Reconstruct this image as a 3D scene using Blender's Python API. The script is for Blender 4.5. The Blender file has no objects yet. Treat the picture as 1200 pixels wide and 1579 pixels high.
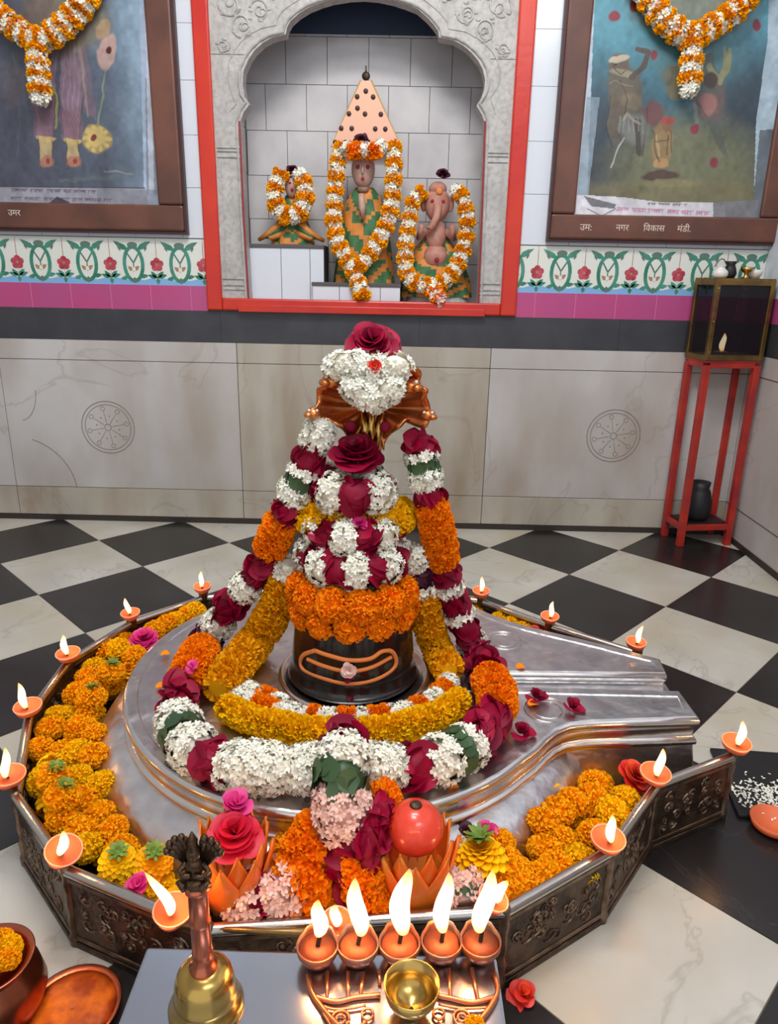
import bpy, math, random
import numpy as np
from mathutils import Vector, Matrix
from mathutils.geometry import tessellate_polygon
random.seed(7); rng = np.random.default_rng(7)
PI = math.pi
S = bpy.context.scene; COL = S.collection

# ---------------------------------------------------------------- camera
CR = np.array([[0.99971651, 0.01441218, 0.01895222], [0.02244256, -0.30455695, -0.9522297], [-0.00795167, 0.95238509, -0.30479406]])
CC = np.array([0.0, -3.74393, 1.30331]); CF = 1119.36; PX, PY = 601.0, 784.0
cam = bpy.data.cameras.new('camera'); co = bpy.data.objects.new('camera', cam); COL.objects.link(co)
cam.sensor_fit = 'HORIZONTAL'; cam.sensor_width = 36; cam.lens = 36*CF/1200
cam.shift_x = -1/1200; cam.shift_y = -5.5/1200; cam.clip_start = 0.02
mm = Matrix.Identity(4)
for i in range(3):
    mm[i][0] = CR[0][i]; mm[i][1] = -CR[1][i]; mm[i][2] = -CR[2][i]; mm[i][3] = CC[i]
co.matrix_world = mm; S.camera = co

# ---------------------------------------------------------------- light
S.view_settings.view_transform = 'Standard'; S.view_settings.look = 'None'; S.view_settings.gamma = 1
S.view_settings.exposure = 0.0
w = bpy.data.worlds.new('world'); S.world = w; w.use_nodes = True
w.node_tree.nodes['Background'].inputs[0].default_value = (0.92, 0.96, 1.0, 1)
w.node_tree.nodes['Background'].inputs[1].default_value = 1.0
def area(name, loc, target, size, sy, power, col):
    l = bpy.data.lights.new(name, 'AREA'); l.shape = 'RECTANGLE'; l.size = size; l.size_y = sy; l.energy = power; l.color = col
    o = bpy.data.objects.new(name, l); COL.objects.link(o); o.location = loc
    o.rotation_euler = (Vector(target)-Vector(loc)).to_track_quat('-Z', 'Y').to_euler(); return o
area('ceiling_tube_light', (-0.1, -2.1, 3.9), (-0.1, -0.6, 1.2), 1.3, 0.25, 52, (1, 0.97, 0.93))
area('added_foreground_fill', (-.3, -2.9, 3.9), (-.1, -2.1, .3), .9, .6, 34, (1, .98, .95))  # unseen fill lamp, added over the pedestal to brighten the foreground
area('ceiling_panel_light', (0.9, -4.6, 3.9), (0, -1.6, 0.3), 1.4, 0.9, 43, (0.93, 0.97, 1))

def ray(x, y):
    return CR.T @ np.array([(x-PX)/CF, (y-PY)/CF, 1.0])
def F(x, y, z):
    v = ray(x, y); return CC + v*((z-CC[2])/v[2])
def W(x, y, Y):
    v = ray(x, y); return CC + v*((Y-CC[1])/v[1])

# ---------------------------------------------------------------- materials
MATS = {}
def srgb(*c):
    return tuple(((v/255)/12.92 if v/255 <= 0.04045 else ((v/255+0.055)/1.055)**2.4) for v in c)
def mat(name, col, rough=0.6, metal=0.0, var=None, noise=None, bump=None, island=None, coat=0.0, spec=0.5, trans=0.0, emit=None, sss=0.0):
    """var=(colour2, scale, detail): noise mix of two colours; island=(colour2): tint per piece; bump=(strength, scale, distance)"""
    if name in MATS: return MATS[name]
    m = bpy.data.materials.new(name); m.use_nodes = True; nt = m.node_tree; N = nt.nodes; L = nt.links
    b = N['Principled BSDF']; b.inputs['Base Color'].default_value = (*col, 1); b.inputs['Roughness'].default_value = rough
    b.inputs['Metallic'].default_value = metal; b.inputs['Specular IOR Level'].default_value = spec
    b.inputs['Coat Weight'].default_value = coat
    if sss: b.inputs['Subsurface Weight'].default_value = sss; b.inputs['Subsurface Scale'].default_value = 0.01
    if trans: b.inputs['Transmission Weight'].default_value = trans
    tc = N.new('ShaderNodeTexCoord')
    src = None
    if island:
        g = N.new('ShaderNodeNewGeometry'); mx = N.new('ShaderNodeMix'); mx.data_type = 'RGBA'
        mx.inputs['A'].default_value = (*col, 1); mx.inputs['B'].default_value = (*island, 1)
        L.new(g.outputs['Random Per Island'], mx.inputs['Factor']); src = mx.outputs['Result']
    if var:
        c2, sc, det = var
        n = N.new('ShaderNodeTexNoise'); n.inputs['Scale'].default_value = sc; n.inputs['Detail'].default_value = det
        L.new(tc.outputs['Object'], n.inputs['Vector'])
        r = N.new('ShaderNodeValToRGB'); r.color_ramp.elements[0].position = 0.35; r.color_ramp.elements[1].position = 0.65
        L.new(n.outputs['Fac'], r.inputs['Fac'])
        mx = N.new('ShaderNodeMix'); mx.data_type = 'RGBA'; L.new(r.outputs['Color'], mx.inputs['Factor'])
        if src: L.new(src, mx.inputs['A'])
        else: mx.inputs['A'].default_value = (*col, 1)
        mx.inputs['B'].default_value = (*c2, 1); src = mx.outputs['Result']
    if src: L.new(src, b.inputs['Base Color'])
    if bump:
        n = N.new('ShaderNodeTexNoise'); n.inputs['Scale'].default_value = bump[1]; n.inputs['Detail'].default_value = 3
        L.new(tc.outputs['Object'], n.inputs['Vector'])
        bp = N.new('ShaderNodeBump'); bp.inputs['Strength'].default_value = bump[0]; bp.inputs['Distance'].default_value = bump[2]
        L.new(n.outputs['Fac'], bp.inputs['Height']); L.new(bp.outputs['Normal'], b.inputs['Normal'])
    if emit: b.inputs['Emission Color'].default_value = (*emit[0], 1); b.inputs['Emission Strength'].default_value = emit[1]
    MATS[name] = m; return m

def marble(name, c1, c2, vein, sc, rough, stain=None, island=False):
    m = bpy.data.materials.new(name); m.use_nodes = True; nt = m.node_tree; N = nt.nodes; L = nt.links; b = N['Principled BSDF']
    b.inputs['Roughness'].default_value = rough
    tc = N.new('ShaderNodeTexCoord'); mp = N.new('ShaderNodeMapping'); mp.inputs['Scale'].default_value = (1, 1, 1.0); mp.inputs['Rotation'].default_value = (0, 0.5, 0.5)
    L.new(tc.outputs['Object'], mp.inputs['Vector'])
    vec = mp.outputs['Vector']
    if island:
        g = N.new('ShaderNodeNewGeometry'); ml = N.new('ShaderNodeMath'); ml.operation = 'MULTIPLY'; ml.inputs[1].default_value = 40
        L.new(g.outputs['Random Per Island'], ml.inputs[0])
        ad = N.new('ShaderNodeVectorMath'); ad.operation = 'ADD'; L.new(vec, ad.inputs[0]); L.new(ml.outputs[0], ad.inputs[1]); vec = ad.outputs[0]
    n = N.new('ShaderNodeTexNoise'); n.inputs['Scale'].default_value = sc; n.inputs['Detail'].default_value = 6; L.new(vec, n.inputs['Vector'])
    r = N.new('ShaderNodeValToRGB'); e = r.color_ramp.elements; e[0].position = 0.3; e[0].color = (*c1, 1); e[1].position = 0.7; e[1].color = (*c2, 1)
    L.new(n.outputs['Fac'], r.inputs['Fac'])
    n2 = N.new('ShaderNodeTexNoise'); n2.inputs['Scale'].default_value = sc*0.6; n2.inputs['Detail'].default_value = 5; n2.inputs['Distortion'].default_value = 1.4; L.new(vec, n2.inputs['Vector'])
    r2 = N.new('ShaderNodeValToRGB'); e = r2.color_ramp.elements; e[0].position = 0.49; e[0].color = (0, 0, 0, 1); e[1].position = 0.51; e[1].color = (0, 0, 0, 1)
    x = r2.color_ramp.elements.new(0.50); x.color = (0.4, 0.4, 0.4, 1)
    L.new(n2.outputs['Fac'], r2.inputs['Fac'])
    mx = N.new('ShaderNodeMix'); mx.data_type = 'RGBA'; L.new(r2.outputs['Color'], mx.inputs['Factor']); L.new(r.outputs['Color'], mx.inputs['A']); mx.inputs['B'].default_value = (*vein, 1)
    out = mx.outputs['Result']
    if stain:
        mp3 = N.new('ShaderNodeMapping'); mp3.inputs['Scale'].default_value = stain[2]; L.new(tc.outputs['Object'], mp3.inputs['Vector'])
        n3 = N.new('ShaderNodeTexNoise'); n3.inputs['Scale'].default_value = stain[1]; n3.inputs['Detail'].default_value = 4; L.new(mp3.outputs['Vector'], n3.inputs['Vector'])
        r3 = N.new('ShaderNodeValToRGB'); e = r3.color_ramp.elements; e[0].position = 0.42; e[1].position = 0.75; e[1].color = (0.75, 0.75, 0.75, 1)
        L.new(n3.outputs['Fac'], r3.inputs['Fac'])
        mx3 = N.new('ShaderNodeMix'); mx3.data_type = 'RGBA'; L.new(r3.outputs['Color'], mx3.inputs['Factor']); L.new(out, mx3.inputs['A']); mx3.inputs['B'].default_value = (*stain[0], 1)
        out = mx3.outputs['Result']
    L.new(out, b.inputs['Base Color']); MATS[name] = m; return m

M_white_marble = marble('white floor marble', srgb(184, 181, 172), srgb(209, 207, 199), srgb(142, 137, 126), 3.0, 0.28, (srgb(180, 168, 140), 2.2, (1, 1, 1)), island=True)
M_black_marble = marble('black floor stone', srgb(30, 28, 28), srgb(42, 40, 40), srgb(60, 56, 54), 4.0, 0.25, island=True)
M_dado = marble('grey wall marble', srgb(184, 180, 178), srgb(206, 203, 202), srgb(158, 148, 142), 1.6, 0.35, (srgb(158, 142, 126), 2.0, (1.3, 1.3, 0.55)))
M_dado2 = marble('stained wall marble', srgb(176, 168, 156), srgb(192, 186, 174), srgb(150, 138, 124), 1.9, 0.35, (srgb(148, 130, 108), 3.0, (1.6, 1.6, 0.4)))
M_arch = marble('carved arch marble', srgb(172, 170, 168), srgb(196, 194, 192), srgb(150, 148, 146), 9, 0.55, (srgb(146, 142, 138), 46, (1, 1, 1)))
M_groove = mat('dirt in joints', srgb(84, 72, 66), 0.9)
M_grout = mat('floor joint', srgb(120, 104, 88), 0.9)
M_dark = mat('dark granite band', srgb(54, 55, 62), 0.35, var=(srgb(64, 65, 70), 8, 3))
M_skirt = mat('dark skirting', srgb(50, 42, 38), 0.6)
M_pink = mat('pink glazed tile', srgb(190, 74, 128), 0.2, var=(srgb(178, 80, 134), 3, 2))
M_pinkj = mat('pink tile joint', srgb(205, 120, 158), 0.5)
M_wtile = mat('white glazed tile', srgb(216, 222, 232), 0.15)
M_gtile = mat('dull white niche tile', srgb(204, 202, 204), 0.35, var=(srgb(186, 184, 188), 5, 4))
M_tj = mat('tile joint dark', srgb(120, 122, 128), 0.8)
M_tj2 = mat('niche tile joint', srgb(92, 90, 90), 0.9)
M_blue = mat('dark blue niche top', srgb(44, 58, 84), 0.6)  # even dark blue for everything above the niche tiles
M_red = mat('orange red gloss paint', srgb(208, 54, 28), 0.3, var=(srgb(192, 38, 32), 3, 3), bump=(0.3, 25, 0.004))
M_maroon = mat('maroon paint line', srgb(150, 40, 48), 0.5)
M_fcream = mat('frieze cream', srgb(222, 226, 218), 0.2)
M_fgreen = mat('frieze green', srgb(76, 148, 130), 0.25, var=(srgb(44, 118, 96), 12, 2))
M_fdgreen = mat('frieze grey green', srgb(92, 120, 108), 0.25)
M_fred = mat('frieze red', srgb(196, 84, 98), 0.25, var=(srgb(160, 40, 60), 30, 2))
M_fblue = mat('frieze blue', srgb(128, 178, 222), 0.2)
M_fbrown = mat('frieze brown', srgb(170, 130, 100), 0.25)
M_wood = mat('brown frame wood', srgb(112, 70, 56), 0.4, var=(srgb(90, 56, 46), 6, 4))
M_wood2 = mat('dark maroon frame edge', srgb(62, 34, 38), 0.45)
M_silver = mat('beaten silver', srgb(232, 231, 233), 0.33, 1.0, bump=(0.9, 11, 0.012), var=(srgb(206, 205, 210), 14, 4))
M_silver2 = mat('polished silver moulding', srgb(228, 222, 218), 0.24, 1.0, bump=(0.5, 8, 0.008))
M_rail = mat('silver rail', srgb(200, 194, 188), 0.25, 1.0, bump=(0.2, 30, 0.003))
M_bronze = mat('embossed dark metal', srgb(104, 84, 68), 0.42, 0.8, var=(srgb(60, 48, 40), 22, 4), bump=(0.8, 60, 0.006))
M_bronze2 = mat('embossed scroll metal', srgb(140, 118, 98), 0.38, 0.85, var=(srgb(90, 72, 60), 30, 3))
M_brass = mat('brass', srgb(196, 160, 88), 0.22, 1.0)
M_brassd = mat('aged brass', srgb(150, 120, 70), 0.4, 0.9, var=(srgb(120, 98, 66), 20, 3))
M_hood = mat('copper brass hood', srgb(226, 146, 84), 0.26, 0.85, var=(srgb(196, 106, 56), 14, 3), bump=(0.3, 30, 0.004))
M_copper = mat('copper', srgb(190, 108, 80), 0.28, 1.0)
M_figure = mat('dark bronze figure', srgb(92, 70, 52), 0.4, 0.9, bump=(0.6, 120, 0.004))
M_stone = mat('black oiled stone', srgb(26, 22, 22), 0.22, 0.0, coat=0.4, bump=(0.4, 30, 0.004))
M_paste = mat('orange sandal paste', srgb(226, 130, 60), 0.7)
M_kum = mat('red kumkum', srgb(150, 30, 50), 0.8)
M_steel = mat('steel sheet', srgb(186, 192, 206), 0.18, 1.0, bump=(0.15, 5, 0.006))
M_clay = mat('orange clay', srgb(226, 112, 66), 0.55, sss=0.2)
M_clayrim = mat('pale clay rim', srgb(236, 170, 140), 0.5)
M_wick = mat('burnt wick', srgb(40, 26, 22), 0.9)
M_cupgrey = mat('sooty cup metal', srgb(150, 122, 108), 0.35, 0.8, var=(srgb(190, 110, 76), 25, 3))
M_openwork = mat('copper openwork', srgb(226, 138, 92), 0.3, 0.9)
M_lotus = mat('orange lotus petal', srgb(250, 108, 34), 0.4, var=(srgb(214, 140, 40), 12, 2), coat=0.2, sss=.15)
M_lotusred = mat('red lotus globe', srgb(222, 66, 44), 0.3, coat=0.4)
M_rstand = mat('red painted iron', srgb(186, 50, 34), 0.4, var=(srgb(150, 40, 40), 9, 2))
M_black = mat('black iron', srgb(26, 26, 30), 0.5)
M_mari = mat('orange marigold petals', srgb(255, 158, 0), 0.7, island=srgb(255, 186, 6), sss=0.2, spec=0.15)
M_mari2 = mat('deep orange marigold petals', srgb(255, 124, 0), 0.7, island=srgb(255, 152, 4), sss=0.2, spec=0.15)
M_yel = mat('yellow marigold petals', srgb(255, 184, 0), 0.7, island=srgb(255, 206, 8), sss=0.2, spec=0.15)
M_yeld = mat('dark yellow marigold petals', srgb(232, 150, 0), 0.7, island=srgb(246, 178, 10), sss=0.15, spec=0.15)
M_whf = mat('white tuberose petals', srgb(250, 248, 238), 0.6, island=srgb(238, 232, 212), sss=0.15)
M_pkf = mat('pinkish white petals', srgb(240, 204, 192), 0.6, island=srgb(234, 190, 180), sss=0.15)
M_rose = mat('crimson rose petals', srgb(166, 0, 54), 0.55, spec=0.25, island=srgb(112, 0, 38), sss=0.1)
M_rose2 = mat('dark plum petals', srgb(80, 14, 50), 0.5, island=srgb(58, 8, 36))
M_magenta = mat('magenta petals', srgb(206, 20, 110), 0.5, island=srgb(226, 60, 140), sss=0.1)
M_redf = mat('red petals', srgb(214, 34, 34), 0.5, island=srgb(230, 80, 40))
M_leaf = mat('dark green leaf', srgb(44, 70, 44), 0.45, island=srgb(58, 88, 50))
M_green = mat('light green sepals', srgb(128, 152, 60), 0.6, island=srgb(96, 130, 44))
M_cloth_g = mat('green cloth', srgb(78, 124, 80), 0.7, var=(srgb(40, 96, 60), 20, 2))
M_cloth_o = mat('orange gold cloth', srgb(222, 140, 60), 0.6, var=(srgb(196, 120, 50), 20, 2))
M_face = mat('pale painted marble face', srgb(196, 160, 146), 0.5, var=(srgb(176, 140, 126), 30, 2))
M_face2 = mat('pinkish worn stone', srgb(190, 140, 124), 0.55, var=(srgb(170, 112, 96), 20, 3))
M_copplate = mat('bright copper sheet', srgb(238, 184, 156), 0.45, 0.1)
M_white = mat('white enamel', srgb(225, 222, 218), 0.3)
M_thread = mat('white thread', srgb(210, 205, 190), 0.8)
M_wall = mat('plaster', srgb(196, 196, 196), 0.8)

def glass_mat():
    m = bpy.data.materials.new('smoky glass'); m.use_nodes = True; b = m.node_tree.nodes['Principled BSDF']
    b.inputs['Base Color'].default_value = (*srgb(120, 110, 120), 1); b.inputs['Roughness'].default_value = 0.05
    b.inputs['Alpha'].default_value = 0.55; b.inputs['Specular IOR Level'].default_value = 0.5
    b.inputs['Base Color'].default_value = (0.02, 0.015, 0.02, 1)
    return m
M_glass = glass_mat()
def flame_mat():
    m = bpy.data.materials.new('flame'); m.use_nodes = True; nt = m.node_tree; N = nt.nodes; L = nt.links
    N.remove(N['Principled BSDF']); e = N.new('ShaderNodeEmission'); tc = N.new('ShaderNodeTexCoord'); sp = N.new('ShaderNodeSeparateXYZ')
    L.new(tc.outputs['Generated'], sp.inputs[0]); r = N.new('ShaderNodeValToRGB'); el = r.color_ramp.elements
    el[0].position = 0.0; el[0].color = (1, 0.42, 0.12, 1); el[1].position = 1; el[1].color = (1, 0.30, 0.05, 1)
    a = el.new(0.2); a.color = (1, 0.78, 0.45, 1); a = el.new(0.75); a.color = (1, 0.82, 0.5, 1)
    L.new(sp.outputs['Z'], r.inputs['Fac']); L.new(r.outputs['Color'], e.inputs['Color']); e.inputs['Strength'].default_value = 2.4
    L.new(e.outputs[0], N['Material Output'].inputs['Surface']); return m
M_flame = flame_mat()

# ---------------------------------------------------------------- mesh helpers
class MB:
    def __init__(s): s.v = []; s.f = []; s.mi = []; s.m = []
    def mat(s, m):
        if m not in s.m: s.m.append(m)
        return s.m.index(m)
    def add(s, vs, fs, m):
        k = len(s.v); i = s.mat(m)
        s.v += [tuple(map(float, p)) for p in vs]; s.f += [tuple(k+a for a in f) for f in fs]; s.mi += [i]*len(fs)
    def box(s, a, b, m):
        (x0, y0, z0), (x1, y1, z1) = a, b
        vs = [(x0,y0,z0),(x1,y0,z0),(x1,y1,z0),(x0,y1,z0),(x0,y0,z1),(x1,y0,z1),(x1,y1,z1),(x0,y1,z1)]
        s.add(vs, [(0,3,2,1),(4,5,6,7),(0,1,5,4),(1,2,6,5),(2,3,7,6),(3,0,4,7)], m)
    def tube(s, pts, r, m, n=8, closed=False, flat=1.0):
        pts = [Vector(p) for p in pts]; N = len(pts)
        rs = r if hasattr(r, '__len__') else [r]*N
        vs = []; up = None
        for i, p in enumerate(pts):
            if closed: t = (pts[(i+1) % N]-pts[i-1])
            else: t = pts[min(i+1, N-1)]-pts[max(i-1, 0)]
            if t.length < 1e-9: t = Vector((0, 0, 1))
            t.normalize()
            if up is None: up = Vector((0, 0, 1)) if abs(t.z) < 0.9 else Vector((0, 1, 0))
            a = (up - t*up.dot(t))
            if a.length < 1e-6: a = t.orthogonal()
            a.normalize(); up = a; b = t.cross(a)
            for k in range(n):
                q = 2*PI*k/n; vs.append(p + a*(math.cos(q)*rs[i]) + b*(math.sin(q)*rs[i]*flat))
        fs = []
        for i in range(N if closed else N-1):
            j = (i+1) % N
            for k in range(n): fs.append((i*n+k, i*n+(k+1) % n, j*n+(k+1) % n, j*n+k))
        if not closed: fs += [tuple(range(n-1, -1, -1)), tuple((N-1)*n+k for k in range(n))]
        s.add(vs, fs, m)
    def lathe(s, prof, c, m, n=32, M=None):
        vs = []; fs = []
        for (r, z) in prof:
            for k in range(n):
                q = 2*PI*k/n; p = Vector((r*math.cos(q), r*math.sin(q), z)); vs.append((M @ p if M else p) + Vector(c))
        for i in range(len(prof)-1):
            for k in range(n): fs.append((i*n+k, i*n+(k+1) % n, (i+1)*n+(k+1) % n, (i+1)*n+k))
        if prof[0][0] > 1e-6: fs.append(tuple(range(n-1, -1, -1)))
        if prof[-1][0] > 1e-6: fs.append(tuple((len(prof)-1)*n+k for k in range(n)))
        s.add(vs, fs, m)
    def ell(s, c, r, m, n=16, M=None):
        prof = [(max(1e-5, math.sin(PI*i/n)), -math.cos(PI*i/n)) for i in range(n+1)]
        k = len(s.v); s.lathe(prof, (0, 0, 0), m, n*2)
        D = Matrix.Diagonal((r[0], r[1], r[2]))
        for i in range(k, len(s.v)):
            p = D @ Vector(s.v[i]); p = (M @ p if M else p); s.v[i] = tuple(p+Vector(c))
    def prism(s, polys, a, b, m, axis='y'):
        """polys: [outer, hole...] in 2D; extruded from a to b along axis (y: polygon in xz, z: polygon in xy)"""
        P = [[Vector((p[0], p[1], 0)) for p in q] for q in polys]
        tri = tessellate_polygon(P); flat = [p for q in P for p in q]; n = len(flat)
        g = (lambda p, h: (p.x, h, p.y)) if axis == 'y' else (lambda p, h: (p.x, p.y, h))
        vs = [g(p, a) for p in flat]+[g(p, b) for p in flat]
        fs = [tuple(t) for t in tri]+[tuple(n+i for i in reversed(t)) for t in tri]
        k = 0
        for q in P:
            L = len(q)
            for i in range(L): j = (i+1) % L; fs.append((k+i, k+j, n+k+j, n+k+i))
            k += L
        s.add(vs, fs, m)
    def build(s, name, parent=None, smooth=False, bevel=0, sub=0, ang=None):
        me = bpy.data.meshes.new(name); me.from_pydata(s.v, [], s.f)
        for m in s.m: me.materials.append(m)
        me.polygons.foreach_set('material_index', s.mi)
        if smooth: me.polygons.foreach_set('use_smooth', [True]*len(s.f))
        o = bpy.data.objects.new(name, me); COL.objects.link(o)
        import bmesh
        bm = bmesh.new(); bm.from_mesh(me); bmesh.ops.recalc_face_normals(bm, faces=bm.faces)
        if ang:
            bmesh.ops.split_edges(bm, edges=[e for e in bm.edges if len(e.link_faces) == 2 and e.calc_face_angle(0) > ang])
        bm.to_mesh(me); bm.free()
        if parent: o.parent = parent
        if bevel:
            md = o.modifiers.new('bevel', 'BEVEL'); md.width = bevel; md.segments = 2; md.limit_method = 'ANGLE'
        return o
def tag(o, label=None, cat=None, group=None, kind=None):
    if label: o['label'] = label
    if cat: o['category'] = cat
    if group: o['group'] = group
    if kind: o['kind'] = kind
    return o
def struct(mb, name, **k):
    o = mb.build(name, **k); o['kind'] = 'structure'; return o
def thing(name, loc, label, cat, group=None, rz=0):
    o = bpy.data.objects.new(name, None); COL.objects.link(o); o.location = loc; o.rotation_euler = (0, 0, rz); o.empty_display_size = 0.02
    return tag(o, label, cat, group)
def offset(o, root):
    """keep world coordinates of a mesh built in world space under a root without rotation"""
    o.parent = root; o.location = -root.location; return o

# petals in bulk -------------------------------------------------
T_SPOON = (np.array([[-.25,0,0],[.25,0,0],[.5,.55,.12],[-.5,.55,.12],[.22,1,.0],[-.22,1,.0]]), [(0,1,2,3),(3,2,4,5)])
T_RUF = (np.array([[-.3,0,0],[.3,0,0],[.6,.8,.15],[.15,1.0,-.12],[-.2,.95,.15],[-.6,.75,-.1]]), [(0,1,2,3),(0,3,4,5)])
def cup_template(n=4, cup=0.35, roll=0.15, point=0.0):
    vs = []; fs = []
    for j in range(n+1):
        v = j/n
        wd = 0.28+0.36*math.sin(PI*min(1, v*0.62+0.05)) - (0.45+point)*max(0, v-0.72)**1.3*2
        for i in range(n+1):
            u = -1+2*i/n
            vs.append((u*wd, v - 0.10*u*u*v, cup*(u*u*0.35*wd*2) + 0.25*cup*math.sin(PI*v*0.9) - roll*max(0, v-0.65)**1.5*3))
    for j in range(n):
        for i in range(n): a = j*(n+1)+i; fs.append((a, a+1, a+n+2, a+n+1))
    return (np.array(vs), fs)
T_CUP = cup_template()
T_LEAF = cup_template(4, 0.2, 0.0, 0.5)
def petals(mb, tpl, O, D, Nn, w, l, m, h=None):
    """O origins, D length directions, Nn approximate normals (n,3); w,l arrays"""
    O = np.asarray(O, float); D = np.asarray(D, float); Nn = np.asarray(Nn, float); n = len(O)
    D = D/np.linalg.norm(D, axis=1, keepdims=True)
    Nn = Nn-(Nn*D).sum(1, keepdims=True)*D; Nn /= np.linalg.norm(Nn, axis=1, keepdims=True)+1e-9
    T = np.cross(D, Nn); w = np.broadcast_to(w, n)[:, None, None]; l = np.broadcast_to(l, n)[:, None, None]
    tv, tf = tpl; k = len(tv)
    V = O[:, None]+T[:, None]*(tv[None, :, 0:1]*w)+D[:, None]*(tv[None, :, 1:2]*l)+Nn[:, None]*(tv[None, :, 2:3]*(l if h is None else h))
    base = len(mb.v); mb.v += [tuple(p) for p in V.reshape(-1, 3).tolist()]
    i = mb.mat(m)
    for a in range(n):
        b = base+a*k
        for f in tf: mb.f.append(tuple(b+q for q in f))
    mb.mi += [i]*(n*len(tf))
def rand_tan(Nn):
    r = rng.normal(size=Nn.shape); r -= (r*Nn).sum(1, keepdims=True)*Nn; return r/np.linalg.norm(r, axis=1, keepdims=True)
def fib(n):
    i = np.arange(n)+.5; ph = np.arccos(1-2*i/n); th = PI*(1+5**.5)*i
    return np.stack([np.cos(th)*np.sin(ph), np.sin(th)*np.sin(ph), np.cos(ph)], 1)
def marigold_mesh(mb, c, r, m, squash=0.75, n=190, axis=None):
    N = fib(n); N = N+rng.normal(size=N.shape)*0.07; N /= np.linalg.norm(N, axis=1, keepdims=True)
    Sq = np.array([1, 1, squash]); O = N*r*0.62*Sq
    D = N + rand_tan(N)*0.45; Q = rand_tan(N)
    R = np.eye(3)
    if axis is not None:
        R = np.array(Vector((0, 0, 1)).rotation_difference(Vector(axis)).to_matrix())
    petals(mb, T_RUF, O@R.T+c, (D*Sq)@R.T, Q@R.T, r*0.26, r*0.42, m)
    k = len(mb.v); mb.ell((0, 0, 0), (r*.7, r*.7, r*.7*squash), m, 6)
    Rm = Matrix(R.tolist())
    for i in range(k, len(mb.v)): mb.v[i] = tuple(Rm @ Vector(mb.v[i])+Vector(c))
def floret_field(mb, P, N, size, m):
    """five-petalled florets scattered at P facing N"""
    n = len(P); T = rand_tan(N); B = np.cross(N, T); k = 5
    for i in range(k):
        a = 2*PI*i/k+rng.normal(size=(n, 1))*0.2
        R = T*np.cos(a)+B*np.sin(a)
        D = R+N*rng.uniform(0.25, 0.9, size=(n, 1))
        petals(mb, T_SPOON, P, D, N, size*0.62, size, m)
def rose_mesh(mb, c, r, axis, m, n=26):
    ax = np.array(axis, float); ax /= np.linalg.norm(ax); t = np.array(Vector(ax).orthogonal().normalized()); b = np.cross(ax, t)
    O = []; D = []; Nn = []; Wd = []; Ln = []
    for i in range(n):
        f = i/(n-1); a = i*2.4+random.uniform(-.3, .3); rad = t*math.cos(a)+b*math.sin(a)
        tilt = 0.15+1.15*f+random.uniform(-.22, .25); a += random.uniform(-.5, .5)
        O.append(np.array(c)+rad*r*0.12*f-ax*r*0.35*f); D.append(ax*math.cos(tilt)+rad*math.sin(tilt)); Nn.append(-rad*math.cos(tilt)+ax*math.sin(tilt))
        Wd.append(r*(0.5+0.5*f)*random.uniform(.8, 1.2)); Ln.append(r*(0.68+0.3*f)*random.uniform(.85, 1.12))
    petals(mb, T_CUP, O, D, Nn, np.array(Wd), np.array(Ln), m)

def spline(pts, n):
    P = np.array(pts, float); out = []
    Q = np.vstack([2*P[0]-P[1], P, 2*P[-1]-P[-2]])
    for i in range(1, len(Q)-2):
        p0, p1, p2, p3 = Q[i-1], Q[i], Q[i+1], Q[i+2]
        for t in np.linspace(0, 1, 12, endpoint=False):
            out.append(.5*((2*p1)+(-p0+p2)*t+(2*p0-5*p1+4*p2-p3)*t*t+(-p0+3*p1-3*p2+p3)*t**3))
    out.append(P[-1]); out = np.array(out)
    s = np.r_[0, np.cumsum(np.linalg.norm(np.diff(out, axis=0), axis=1))]
    q = np.linspace(0, s[-1], n); return np.stack([np.interp(q, s, out[:, i]) for i in range(3)], 1), s[-1]
NAMES = {'w': 'white_flowers', 'p': 'pale_pink_flowers', 'o': 'orange_marigolds', 'y': 'yellow_marigolds', 'Y': 'dark_yellow_marigolds', 'r': 'rose_petals', 'R': 'plum_petals', 'l': 'green_leaf', 'd': 'orange_marigolds'}
MM = {'w': M_whf, 'p': M_pkf, 'o': M_mari2, 'y': M_yel, 'Y': M_yeld, 'r': M_rose, 'R': M_rose2, 'l': M_leaf, 'd': M_mari}
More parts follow.
